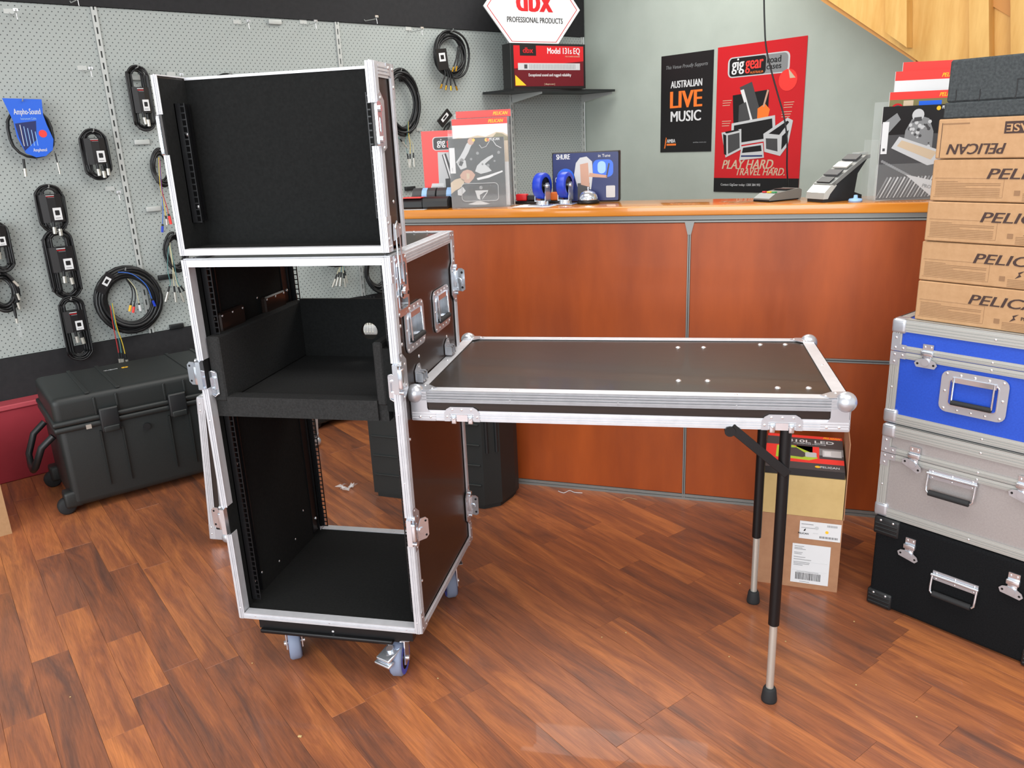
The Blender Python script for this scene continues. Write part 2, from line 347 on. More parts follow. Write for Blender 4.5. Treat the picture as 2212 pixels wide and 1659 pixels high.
for s in RAILS+[3.875]:
    m=MB(); hw=.012
    m.box(s-hw,s-.0035,-.022,-.001,ZB,ZT,metg); m.box(s+.0035,s+hw,-.022,-.001,ZB,ZT,metg); m.box(s-.0035,s+.0035,-.008,-.001,ZB,ZT,black)
    z=ZB+.02
    while z<ZT-.03:
        m.box(s-.0035,s+.0035,-.0215,-.008,z,z+.022,metg); z+=.05
    m.build('slotted_rail',wall_left)
# back wall
wb=MB(); wb.box(-.0,5.2,0,.12,0,2.86,wallg); wall_back=struct(wb.build('wall_back')); wall_back.matrix_world=WB.M
# ---- bare hooks and ticket holders on the pegboard
def hook(s,z,l=.16,holder=False):
    m=MB(); m.tube([(s,-.012,z+.02),(s,-.016,z+.012),(s,-.03,z),(s,-l,z-.004),(s,-l-.012,z+.008)],.0022,metg,6)
    m.box(s-.02,s+.02,-.016,-.012,z+.01,z+.03,metg); m.box(s-.009,s+.009,-l-.006,-l+.001,z+.002,z+.012,rivet)
    m.tube([(s,-l,z-.004),(s,-l-.004,z-.03)],.0018,rivet,6)
    m.build('peg_hook',wall_left)
for u,v in [(150,2),(20,30),(178,152),(238,412),(512,52),(655,52),(785,42),(882,66),(370,165),(905,283)]:
    s,z=WA.at(u,v,.012); hook(s,z-.01,.15)
for u,v,mm in [(305,307,metg),(330,451,metg),(356,598,blkp),(380,704,blkp),(592,48,metg),(872,172,blkp),(884,407,blkp),(290,168,metg)]:
    s,z=WA.at(u,v,.012); m=MB(); m.rbox(s-.035,s+.035,-.03,-.012,z-.012,z+.012,.003,mm); m.build('ticket_holder',wall_left)
seamg=mat('dull_seam_metal',(132,134,132),.45,.3)
# ---- counter
CT=1.153
counter=thing('service_counter','cherry-wood shop counter with amber top and grey metal seams','counter',(CF.o.x,CF.o.y,0),CF.a)
S0,S1,SM,SEAM=-.45,1.9,.7115,.6
def cpart(name,*bx,mm,label=None):
    m=MB(); m.box(*bx,mm); return m.build(name,counter,label=label)
m=MB(); m.rbox(S0-.02,S1+.02,-.015,.285,1.119,CT,.004,oakt); m.build('counter_top',counter)
cpart('body',S0,S1,.012,.26,.0,1.118,mm=dgrey)
for a,b in ((S0,SM-.006),(SM+.006,S1)):
    for c,d in ((.024,SEAM-.007),(SEAM+.007,1.092)):
        m=MB(); m.rbox(a,b,.0,.011,c,d,.001,cherry,seg=1); m.build('front_panel',counter)
m=MB(); m.box(SM-.0055,SM-.0015,-.003,.011,.0,1.1,seamg); m.box(SM+.0015,SM+.0055,-.003,.011,0,1.1,seamg); m.box(SM-.0015,SM+.0015,.001,.011,0,1.1,dgrey)
m.prism([(-.018,1.1),(.018,1.1),(.006,1.05),(-.006,1.05)],0,.004,seamg,basis((SM,-.0005,0),(1,0,0),(0,0,1),(0,-1,0))); m.build('seam_strip',counter)
for z in (SEAM,):
    m=MB(); m.box(S0,S1,-.002,.011,z-.0065,z-.002,seamg); m.box(S0,S1,-.002,.011,z+.002,z+.0065,seamg); m.box(S0,S1,.002,.011,z-.002,z+.002,dgrey); m.build('seam_strip',counter)
m=MB(); m.box(S0,S1,-.004,.011,.0,.009,seamg); m.box(S0,S1,-.002,.011,.011,.022,seamg); m.build('kick_strip',counter)
m=MB(); m.box(S0,S1,-.004,.012,1.094,1.1,seamg); m.box(S0,S1,-.002,.012,1.103,1.1185,seamg); m.build('cable_tray_strip',counter)
# ---- staircase underside, top right
stair=thing('timber_staircase','yellow pine stair side with upright battens above the brochures','staircase',M=WB.M)
OFFS=.45
def SB(u,v,off): 
    s,z=WB.at(u,v,off); return (s,z)
def stprism(px,y0,y1,mm,name):
    pts=[SB(u,v,(y0+y1)/2) for u,v in px]; m=MB(); m.prism(pts,y0,y1,mm,front((0,0,0))); return m.build(name,stair)
stprism([(1600,-135),(1790,0),(1971,122),(2130,238),(2500,240),(2500,-330),(1600,-330)],OFFS,OFFS+.018,pine,'plywood_side')
stprism([(1600,-145),(1791,-8),(1985,118),(1985,136),(1786,6),(1595,-131)],OFFS-.06,OFFS-.001,pine2,'stringer')
for q in ([(1916,-300),(1965,-300),(1965,103),(1919,70)],[(2098,-300),(2140,-300),(2143,200),(2100,170)],[(2186,-300),(2240,-300),(2244,260),(2190,220)]):
    stprism(q,OFFS+.019,OFFS+.075,pine,'batten')
stprism([(2143,-60),(2186,-60),(2186,38),(2116,-4)],OFFS+.019,OFFS+.03,pine2,'tread_end')
# ================================================================== hardware builders (drawn in a local XY plane, Z outwards)
def strip(m,x0,x1,y0,y1,t,M,axis='x',ridges=3):
    m.box(x0,x1,y0,y1,0,t,alu,M)
    if axis=='x':
        w_=y1-y0
        for i in range(ridges):
            c=y0+w_*(i+1.2)/(ridges+1.4); m.box(x0,x1,c-w_*.07,c+w_*.07,t,t+.002,alu,M)
    else:
        w_=x1-x0
        for i in range(ridges):
            c=x0+w_*(i+1.2)/(ridges+1.4); m.box(c-w_*.07,c+w_*.07,y0,y1,t,t+.002,alu,M)
def latch(parent,M,w_=.1,h=.12,open_=False,name='butterfly_latch',half=0):
    """dish plate with butterfly twist latch; half: -1/1 keeps one half of the plate"""
    m=MB(); m.M=M
    m.ring(rrect(w_,h,.018),rrect(w_*.66,h*.76,.008),0,.0025,chrome); m.prism(rrect(w_*.68,h*.78,.008),-.009,-.007,chrome)
    m.ring(rrect(w_*.69,h*.79,.009),rrect(w_*.655,h*.755,.008),-.008,.004,chrome)
    m.rivets([(x*w_*.415,y*h*.44,.0025) for x in (-1,1) for y in (-1,-.33,.33,1)],.004,rivet)
    o=m.build(name,parent)
    k=MB(); k.M=M
    k.rbox(-w_*.2,w_*.2,-h*.16,h*.3,-.006,.004,.002,chrome); k.box(-w_*.14,w_*.14,h*.12,h*.34,.003,.0065,chrome)
    if open_:
        A=T(0,-h*.05,.004)@R(-72,'Y')
    else: A=T(0,-h*.08,.007)
    k.prism([(-.026,-.012),(-.016,-.018),(.016,-.018),(.026,-.012),(.026,.0),(.017,.005),(.01,.014),(-.01,.014),(-.017,.005),(-.026,.0)],0,.002,chrome,A)
    k.cyl((0,0,.0),(0,0,.005),.009,chrome,14,M=A)
    k.ring(circ(.0045,10,-.019,-.008),circ(.0022,10,-.019,-.008),.002,.003,blk,A); k.ring(circ(.0045,10,.019,-.008),circ(.0022,10,.019,-.008),.002,.003,blk,A)
    k.build('butterfly_key',o)
    return o
def edge_latch(parent,M,h=.13,d=.045,flag=.03,name='butterfly_latch',out=0):
    """latch on a case edge: curved plate along Y plus a butterfly standing proud at x<0"""
    m=MB(); m.M=M
    m.prism([(0,-h/2),(d*.35,-h/2),(d,-h*.3),(d,h*.3),(d*.35,h/2),(0,h/2)],0,.0025,plate)
    m.prism([(-.016,-h*.3),(0,-h*.34),(0,h*.34),(-.016,h*.3)],-.012,.001,chrome)
    m.rivets([(d*.3,h*.43,.0025),(d*.3,-h*.43,.0025),(d*.72,h*.22,.0025),(d*.72,-h*.22,.0025)],.0038,rivet)
    o=m.build(name,parent)
    k=MB(); k.M=M
    k.rbox(-.014,.008,-h*.2,h*.2,-.004,.01,.003,chrome); k.cyl((.0,h*.3,-.002),(.0,h*.3,.008),.006,chrome,10); k.cyl((.0,-h*.3,-.002),(.0,-h*.3,.008),.006,chrome,10)
    if flag:
        P=[(0,-.03),(.026,-.03),(.034,-.022),(.034,.022),(.026,.03),(.012,.03),(.004,.012),(0,.004)]
        A=T(.006,0,.008)@R(out,'Y')
        k.prism(P,0,.002,chrome,A); k.cyl((.012,-.002,-.001),(.012,-.002,.005),.008,chrome,12,M=A)
        for yy in (-.02,.02): k.cyl((.026,yy,.0),(.026,yy,.0028),.003,blk,8,M=A)
    k.build('latch_key',o); return o
def dish_handle(parent,M,w_=.15,h=.115,label=None):
    m=MB(); m.M=M
    m.ring(rrect(w_,h,.02),rrect(w_*.72,h*.62,.008),0,.0025,plate)
    m.ring(rrect(w_*.74,h*.65,.01),rrect(w_*.71,h*.61,.008),-.012,.0045,chrome)
    m.prism(rrect(w_*.73,h*.64,.008),-.014,-.012,plate)
    m.rivets([(x*w_*.42,y*h*.42,.0025) for x in (-1,-.5,0,.5,1) for y in (-1,1)]+[(x*w_*.43,0,.0025) for x in (-1,1)],.004,rivet)
    o=m.build('recessed_handle',parent,label=label)
    k=MB(); k.M=M; a=w_*.3;t=h*.36;b=-h*.22
    k.box(-w_*.33,w_*.33,h*.24,h*.36,.002,.006,chrome); k.tube([(-a,t,.006),(-a,b,.008),(-a+.004,b-.004,.008)],.0028,chrome,8); k.tube([(a,t,.006),(a,b,.008),(a-.004,b-.004,.008)],.0028,chrome,8)
    k.build('handle_bail',o)
    q=MB(); q.M=M; q.cyl((-a,b-.002,.008),(a,b-.002,.008),.007,rub,12); q.build('rubber_grip',o)
    return o
def rail_ladder(m,x0,x1,y,z0,z1,pitch=.0148,wallx=None):
    """rack rail: perforated flange facing front at depth y, plus a return leg along the side wall"""
    a,b=min(x0,x1),max(x0,x1); t=.0025
    m.box(a,a+.0024,y,y+t,z0,z1,blk); m.box(b-.0024,b,y,y+t,z0,z1,blk)
    z=z0
    while z<z1: m.box(a+.0024,b-.0024,y,y+t,z,min(z+.003,z1),blk); z+=pitch
    if wallx is not None:
        sgn=1 if wallx<a else -1; xw=wallx
        yy=y if y<.3 else y-.05
        m.box(xw,xw+sgn*.0025,yy,yy+.05,z0,z1,blk); m.box(xw,(a if sgn>0 else b),y,y+t,z0,z1,blk); m.box(xw,xw+sgn*.009,yy+.047,yy+.05,z0,z1,blk); m.box(xw,xw+sgn*.007,yy+.033,yy+.036,z0,z1,blk)
# ================================================================== RACK CASE
W,D,Z0,Z1=.53,.527,.167,1.161
rack=thing('rack_case','tall black road case rack with aluminium edges on four castors','road case',(W/2,D/2,0))
RT=Matrix.Translation((-W/2,-D/2,0))
def RM(): m=MB(); m.M=RT; return m
HND=[(.140,.970),(.372,.966)]
holes=[(y-.052,y+.052,z-.033,z+.033) for y,z in HND]
gapsz=[(.835,.91),(.425,.505)]
# shell panels
for name,M,sx in (('side_panel',right((W-.009,0,0)),1),('side_panel',left((.009,0,0)),-1)):
    m=RM(); hh=[((a,b) if sx>0 else (-b,-a))+(c,d) for a,b,c,d in holes]
    if sx>0: m.panel(.004,D-.004,Z0+.004,Z1-.004,-.0,.007,hh,ply,M)
    else: m.panel(-(D-.004),-.004,Z0+.004,Z1-.004,0,.007,hh,ply,M)
    m.build(name,rack)
    m=RM(); M2=right((W-.0125,0,0)) if sx>0 else left((.0125,0,0))
    if sx>0: m.panel(.006,D-.006,Z0+.006,Z1-.006,0,.003,hh,felt,M2)
    else: m.panel(-(D-.006),-.006,Z0+.006,Z1-.006,0,.003,hh,felt,M2)
    m.build('side_lining',rack)
m=RM(); m.box(.004,W-.004,.004,D-.004,Z1-.011,Z1-.002,plyt); m.build('top_panel',rack)
m=RM(); m.box(.012,W-.012,.006,D-.006,Z1-.015,Z1-.0115,felt); m.build('top_lining',rack)
m=RM(); m.box(.004,W-.004,.004,D-.004,Z0+.002,Z0+.011,ply); m.build('bottom_panel',rack)
m=RM(); m.box(.012,W-.012,.006,D-.006,Z0+.0115,Z0+.015,felt); m.build('bottom_lining',rack)
# aluminium front and back door frames
def zsegs(gaps): 
    out=[];a=Z0
    for g0,g1 in sorted(gaps): out.append((a,g0)); a=g1
    out.append((a,Z1)); return out
for yf,back in ((0,False),(D,True)):
    F=front((0,0,0)) if not back else basis((0,D,0),(1,0,0),(0,0,1),(0,1,0))
    for x0,x1,side in ((0,.017,left((0,0,0))),(W-.017,W,right((W,0,0)))):
        for a,b in zsegs(gapsz if not back else [(.975,1.065),(.25,.34)]):
            m=RM(); strip(m,x0,x1,a,b,.0015,F,'y',2)
            sx=0 if side is not None else 0
            if x0==0:
                strip(m,(-(.03) if not back else -D),(0 if not back else -D+.03),a,b,.0015,side,'y',3)
                m.box(.0126,.0142,*( (.0,.03) if not back else (D-.03,D)),a,b,alu)
            else:
                strip(m,(0 if not back else D-.03),(.03 if not back else D),a,b,.0015,side,'y',3)
                m.box(W-.0142,W-.0126,*( (.0,.03) if not back else (D-.03,D)),a,b,alu)
            m.build('corner_extrusion',rack)
    for z0_,z1_ in ((Z0,Z0+.017),(Z1-.017,Z1)):
        m=RM(); strip(m,.017,W-.017,z0_,z1_,.0015,F,'x',2)
        m.box(.017,W-.017,*( (.0,.025) if not back else (D-.025,D)),(Z0+.0152 if z0_==Z0 else Z1-.017),(Z0+.017 if z0_==Z0 else Z1-.0152),alu)
        if z0_!=Z0: strip(m,.0,W,(0 if not back else D-.03),(.03 if not back else D),.0015,top((0,0,Z1-.0015)),'x',2)
        m.build('edge_extrusion',rack)
for x,S in ((W,right((W,0,0))),(0,left((0,0,0)))):
    for z0_,z1_ in ((Z0,Z0+.026),(Z1-.03,Z1)):
        m=RM(); a,b=(.03,D-.03) if x else (-D+.03,-.03); strip(m,a,b,z0_,z1_,.0015,S,'x',3); m.build('edge_extrusion',rack)
    m=RM(); strip(m,(W-.03 if x else 0),(W if x else .03),.03,D-.03,.0015,top((0,0,Z1-.0015)),'y',2); m.build('edge_extrusion',rack)
# corner braces with rivets
Sr=right((W+.002,0,0))
for y in (.0,D):
    for z in (Z0,Z1):
        sy=1 if y==0 else -1; sz=1 if z==Z0 else -1; m=RM()
        m.prism([(y,z),(y+sy*.045,z),(y+sy*.045,z+sz*.018),(y+sy*.02,z+sz*.022),(y+sy*.018,z+sz*.06),(y,z+sz*.06)][::sy*sz],0,.0018,plate,Sr)
        m.rivets([(y+sy*.01,z+sz*.045,.0018),(y+sy*.01,z+sz*.012,.0018),(y+sy*.034,z+sz*.01,.0018)],.0034,rivet,Sr); m.build('corner_brace',rack)
m=RM()
m.rivets([(y,z,.0) for y in (.045,) for z in (.30,.70,.945,.99)]+[(y,z,0) for y,z in ((.16,.885),(.41,.875))],.0045,rivet,right((W-.002,0,0)))
m.rivets([(x,Z0+.009,.002) for x in (.05,.27,.49)]+[(.008,z,.002) for z in (.2,.75,1.12)]+[(W-.008,z,.002) for z in (.2,.6,.78,1.1)],.003,rivet,front((0,0,0)))
m.rivets([(.27,D-.012,.002),(.34,D-.012,.002),(.42,D-.02,.002),(.46,D-.02,.002)],.004,rivet,top((0,0,Z1)))
m.rivets([(x,D-.02,0) for x in (.04,.27,.5)],.004,rivet,top((0,0,Z0+.0155)))
m.rivets([(y,z,0) for y,z in ((.40,.30),(.33,.235),(.22,.22),(.47,.32),(.47,.25),(.12,.24),(.09,1.02),(.09,.98),(.11,.94),(.2,1.0),(.3,1.01),(.45,1.13),(.46,1.03),(.47,.99),(.24,.95),(.33,.95))],.0035,rivet,right((.0128,0,0)))
m.build('rivets',rack,kind='stuff')
for y,z in HND:
    dish_handle(rack,RT@right((W,y,z)),.145,.115); dish_handle(rack,RT@left((0,y,z)),.145,.115)
for y,z in HND:
    for x0,x1 in ((.0128,.03),(W-.03,W-.0128)):
        m=RM(); m.rbox(x0,x1,y-.06,y+.06,z-.042,z+.042,.004,ply,seg=1); xx=.0302 if x0<.1 else W-.0302
        S_=right((xx,y,z)) if x0<.1 else left((xx,y,z)); m.rivets([(a*.05,b*.034,0) for a in (-1,0,1) for b in (-1,1)],.0035,rivet,S_); m.build('handle_cover',rack)
# rack rails
for (x0,x1,wx) in ((.028,.042,.0132),(W-.042,W-.028,W-.0132)):
    for y in (.05,.497):
        m=RM(); rail_ladder(m,x0,x1,y,Z0+.03,Z1-.025,wallx=wx)
        for z in (.24,.6,1.0): 
            xx=.016 if x0<.2 else W-.016
            m.sph((xx,y+(.02 if y<.3 else -.03),z),.005,rivet,8,6)
        m.build('rack_rail',rack)
# middle foam-lined tray
tray=RM(); TZ0,TZ1=.752,.965
m=RM(); m.box(.015,.484,.03,.5,TZ0,.795,foam); m.box(.052,.46,.02,.06,TZ0+.004,.808,foam); 
m.build('tray_floor',rack)
m=RM(); m.rbox(.016,.052,.022,.5,.795,TZ1,.004,foam,seg=1); m.build('tray_side',rack)
m=RM(); m.rbox(.46,.484,.022,.5,.795,.955,.004,foam,seg=1); m.build('tray_side',rack)
m=RM(); m.box(.484,W-.0135,.024,.045,.78,.94,felt); m.build('tray_flange',rack)
def holed(x0,x1,z0,z1,cx,cz,r,n=24):
    o=[];i=[]
    for k in range(n):
        a=2*PI*k/n; c,s_=math.cos(a),math.sin(a); i.append((cx+r*c,cz+r*s_))
        tx=((x1-cx)/c if c>1e-6 else (x0-cx)/c if c<-1e-6 else 9); tz=((z1-cz)/s_ if s_>1e-6 else (z0-cz)/s_ if s_<-1e-6 else 9); t=min(tx,tz); o.append((cx+t*c,cz+t*s_))
    for q in ((x0,z0),(x1,z0),(x1,z1),(x0,z1)):
        k=min(range(n),key=lambda k_:(o[k_][0]-q[0])**2+(o[k_][1]-q[1])**2); o[k]=q
    return o,i
o_,i_=holed(.052,.46,.795,.972,.268,.874,.0255,32)
m=RM(); m.ring(o_,i_,-.486,-.472,felt,front((0,0,0))); m.build('tray_back',rack)
for x,s_ in ((.505,-1),(.024,1)):
    m=RM(); m.M=RT@front((x,.02,.845)); m.prism(rrect(.022,.066,.008),0,.002,chrome); m.ring(rrect(.014,.034,.004),rrect(.008,.026,.003),.002,.007,chrome); m.tube([(-.008,.03,.004),(.002,.034,.008),(.008,.028,.004)],.0018,chrome,6); m.tube([(-.008,-.03,.004),(.002,-.034,.008),(.008,-.028,.004)],.0018,chrome,6)
    m.build('spring_catch',rack)
# latches
latch(rack,RT@right((W+.0015,.065,1.085)),.085,.145,name='long_toggle_latch')
m=RM(); m.M=RT@right((W+.006,.05,1.155)); m.tube([(-.012,-.06,.004),(-.012,.07,.002),(.0,.082,.002),(.012,.07,.002),(.012,-.06,.004)],.0025,chrome,8); m.prism([(-.022,.04),(.03,.05),(.028,.075),(-.018,.078)],0,.002,plate); m.rivets([(-.012,.068,.003),(.018,.064,.003)],.0036,rivet); m.build('toggle_loop',rack)
for z,fl_ in ((.872,0),(.466,1)):
    edge_latch(rack,RT@right((W+.001,.004,z)),.12,.046,flag=fl_,out=-38)
    edge_latch(rack,RT@left((-.001,.004,z))@Matrix.Scale(-1,4,(1,0,0)),.12,.046,flag=1,out=-80)
for z in (1.02,.295):
    edge_latch(rack,RT@right((W+.001,D-.004,z))@Matrix.Scale(-1,4,(1,0,0)),.13,.045,flag=0)
    m=RM(); m.M=RT@front((W+.003,D-.012,z)); m.prism([(.0,-.03),(.022,-.034),(.03,-.028),(.03,.028),(.022,.034),(.012,.034),(.0,.012)],0,.0022,chrome); m.cyl((.012,-.002,0),(.012,-.002,.006),.008,chrome,14); m.rbox(-.006,.006,-.02,.036,.0,.006,.002,chrome); m.cyl((0,.03,.004),(0,.03,.009),.005,chrome,10)
    for yy in (-.022,.022): m.cyl((.022,yy,.001),(.022,yy,.003),.0036,blk,8)
    m.build('latch_flag',rack)
# table hangers on the side
for y in (.136,.40):
    m=RM(); m.M=RT@right((W,y,.856)); m.prism([(-.022,-.024),(.022,-.024),(.022,-.004),(.014,.014),(-.002,.014),(-.022,.002)],0,.0025,plate)
    m.box(-.02,.02,-.028,-.024,0,.02,plate)
    for xx in (-.018,-.001,.016): m.box(xx-.0025,xx+.0025,-.028,-.004,.0,.02,plate)
    m.box(-.02,.02,-.007,-.004,.016,.02,plate); m.rivets([(.006,.006,.0025)],.003,rivet); m.build('table_hanger',rack)
# castor base and castors
m=RM(); B0=.122
m.prism([(.05,.012),(W-.03,.012),(W-.03,D-.03),(.05,D-.03)],B0+.01,Z0,blk,top((0,0,0))); m.rbox(.056,W-.085,.0,.02,B0,B0+.012,.004,blk); m.box(.07,W-.07,.014,D-.05,B0+.002,B0+.01,blk)
m.rivets([(.27,B0+.018,.0)],.004,rivet,front((0,.012,0))); m.build('castor_base',rack)
def castor(cx,cy,rot,par,rad=.05,braked=False,mx=RT,ztop=.132,sub=True,wm=(tread,bluesc)):
    Mx=mx@T(cx,cy,0)@R(rot,'Z'); t=.034
    c=MB(); c.M=Mx    # wheel axis along local X
    c.rbox(-.042,.042,-.03,.05,ztop-.004,ztop,.0015,chrome,seg=1); c.cyl((0,.012,ztop-.016),(0,.012,ztop-.004),.022,chrome,18)
    P=[(-.022,rad*.82),(-.012,rad*.7),(.012,rad*.7),(.02,rad*.9),(.03,ztop-.014),(-.012,ztop-.014)]
    for xs in (-t/2-.006,t/2+.003): c.prism([(y,z) for y,z in P],0,.003,chrome,basis((xs,0,0),(0,1,0),(0,0,1),(1,0,0)))
    c.box(-t/2-.006,t/2+.006,-.012,.032,ztop-.018,ztop-.013,chrome); c.cyl((-t/2-.012,0,rad),(t/2+.012,0,rad),.007,rivet,12)
    if braked:
        BP=R(-28,'Z')@T(0,0,ztop-.03)@R(14,'X')
        c.rbox(-t/2-.006,t/2+.006,-.066,-.01,-.006,.004,.003,chrome,M=BP); c.rbox(-t/2-.01,t/2+.01,-.074,-.05,-.016,-.008,.003,chrome,M=BP); c.cyl((0,-.03,.0),(0,-.03,.012),.011,chrome,14,M=BP)
    o=c.build('castor',par)
    q=MB(); q.M=Mx@T(0,0,rad)@R(90,'Y')
    q.lathe([(rad*.62,-t/2),(rad*.9,-t/2),(rad,-t/2+.006),(rad,t/2-.006),(rad*.9,t/2),(rad*.62,t/2)],wm[0],n=32)
    q.lathe([(rad*.62,t/2+.0008),(rad*.9,t/2+.0008)],wm[1],n=32); q.lathe([(rad*.62,-t/2-.0008),(rad*.9,-t/2-.0008)],wm[1],n=32)
    q.lathe([(.0,-t/2+.004),(rad*.62,-t/2+.004),(rad*.63,-t/2+.001)],blk,n=24); q.lathe([(0,t/2-.004),(rad*.62,t/2-.004),(rad*.63,t/2-.001)],blk,n=24)
    q.build('wheel',o)
castor(.112,.075,30,rack,ztop=.124); castor(.44,.05,5,rack,braked=True,ztop=.124); castor(.108,.43,0,rack,ztop=.124); castor(.47,.45,26,rack,ztop=.124)
# ================================================================== UPPER TRAY (deep lid standing on the rack)
UZ0,UZ1,UD=1.172,1.58,.125
up=thing('mixer_lid_case','shallow black open lid case standing on the tall rack','road case',(W/2,UD/2,UZ0))
UT=Matrix.Translation((-W/2,-UD/2,-UZ0))
def UM(): m=MB(); m.M=UT; return m
m=UM(); m.box(.012,W-.012,UD-.012,UD-.003,UZ0+.003,UZ1-.003,ply); m.build('back_panel',up)
m=UM(); m.box(.012,W-.012,UD-.0155,UD-.0125,UZ0+.012,UZ1-.006,felt); m.build('back_lining',up)
for x,S,sg in ((0,left((.009,0,0)),-1),(W,right((W-.009,0,0)),1)):
    m=UM(); m.box(*((.003,.0095) if x==0 else (W-.0095,W-.003)),.002,UD-.002,UZ0+.003,UZ1-.003,ply); m.build('side_panel',up)
    m=UM(); m.box(*((.0096,.0125) if x==0 else (W-.0125,W-.0096)),.003,UD-.016,UZ0+.012,UZ1-.006,felt); m.build('side_lining',up)
m=UM(); m.box(.003,W-.003,.003,UD-.003,UZ0+.001,UZ0+.0095,ply); m.build('bottom_panel',up)
m=UM(); m.box(.012,W-.012,.003,UD-.016,UZ0+.0096,UZ0+.0125,felt); m.build('bottom_lining',up)
ug=[(1.405,1.495)]
for x0,x1,S in ((0,.015,left((0,0,0))),(W-.015,W,right((W,0,0)))):
    for a,b in ((UZ0,1.405),(1.495,UZ1)):
        m=UM(); strip(m,x0,x1,a,b,.0015,front((0,0,0)),'y',2)
        if x0==0: strip(m,-.03,0,a,b,.0015,S,'y',3)
        else: strip(m,0,.03,a,b,.0015,S,'y',3)
        m.build('corner_extrusion',up)
    m=UM()
    if x0==0: strip(m,-UD,-UD+.026,UZ0,UZ1,.0015,S,'y',2); strip(m,0,.012,0,UD,.0015,top((0,0,UZ1-.0015)),'y',1); strip(m,-UD+.03,-.03,UZ1-.03,UZ1,.0015,S,'x',3)
    else: strip(m,UD-.026,UD,UZ0,UZ1,.0015,S,'y',2); strip(m,W-.012,W,0,UD,.0015,top((0,0,UZ1-.0015)),'y',1); strip(m,.03,UD-.03,UZ1-.032,UZ1,.0015,S,'x',3)
    m.build('edge_extrusion',up)
m=UM(); strip(m,.015,W-.015,UZ0,UZ0+.015,.0015,front((0,0,0)),'x',2); m.box(.015,W-.015,0,.02,UZ0+.013,UZ0+.015,alu); m.build('edge_extrusion',up)
m=UM(); m.box(.012,W-.012,UD-.017,UD,UZ1-.006,UZ1,alu); m.build('edge_extrusion',up)
for (x0,x1,wx) in ((.026,.04,.0128),(W-.04,W-.026,W-.0128)):
    m=UM(); rail_ladder(m,x0,x1,.05,1.245,1.52,wallx=wx)
    for z in (1.28,1.45): m.sph((.02 if x0<.2 else W-.02,.075,z),.005,rivet,8,6)
    m.build('rack_rail',up)
m=UM(); S=right((W+.0015,0,0))
m.prism([(UD-.045,UZ1-.02),(UD-.045,UZ1),(UD,UZ1),(UD,UZ1-.075),(UD-.02,UZ1-.075),(UD-.02,UZ1-.03)],0,.0018,plate,S); m.build('corner_brace',up); m=UM(); m.prism([(0,UZ0),(.03,UZ0),(.028,UZ0+.03),(.03,UZ0+.08),(0,UZ0+.08)],0,.0018,plate,S); m.build('corner_brace',up); m=UM()
m.rivets([(UD-.034,UZ1-.01,.002),(UD-.01,UZ1-.012,.002),(UD-.01,UZ1-.05,.002),(.008,UZ0+.012,.002),(.008,UZ0+.03,.002),(.02,UZ0+.012,.002),(.01,UZ0+.065,.002),(.07,1.28,-.004),(.042,1.455,-.003)],.0042,rivet,S); m.build('rivets',up,kind='stuff')
m=UM(); m.M=UT@right((W+.002,.012,1.45)); m.prism([(0,-.062),(.03,-.05),(.034,.05),(.012,.07),(0,.062)],0,.002,plate); m.rivets([(.012,.055,.002),(.014,-.05,.002)],.004,rivet); lo=m.build('latch_keeper',up)
m=MB(); m.M=UT@right((W+.002,0,1.45)); m.ring(rrect(.026,.096,.01,cx=.0),rrect(.01,.034,.004,cx=.0),.001,.007,chrome); m.cyl((0,.032,.004),(0,.032,.012),.007,chrome,12); m.cyl((0,-.032,.004),(0,-.032,.012),.007,chrome,12); m.build('keeper_hook',lo)
m=UM(); m.M=UT@left((-.001,.02,1.45)); m.ring(rrect(.03,.096,.01,cx=.0),rrect(.014,.034,.004,cx=.0),.0,.008,chrome); m.prism([(-.03,-.062),(.01,-.055),(.01,.055),(-.03,.062)],-.002,0,plate); m.build('latch_keeper',up)
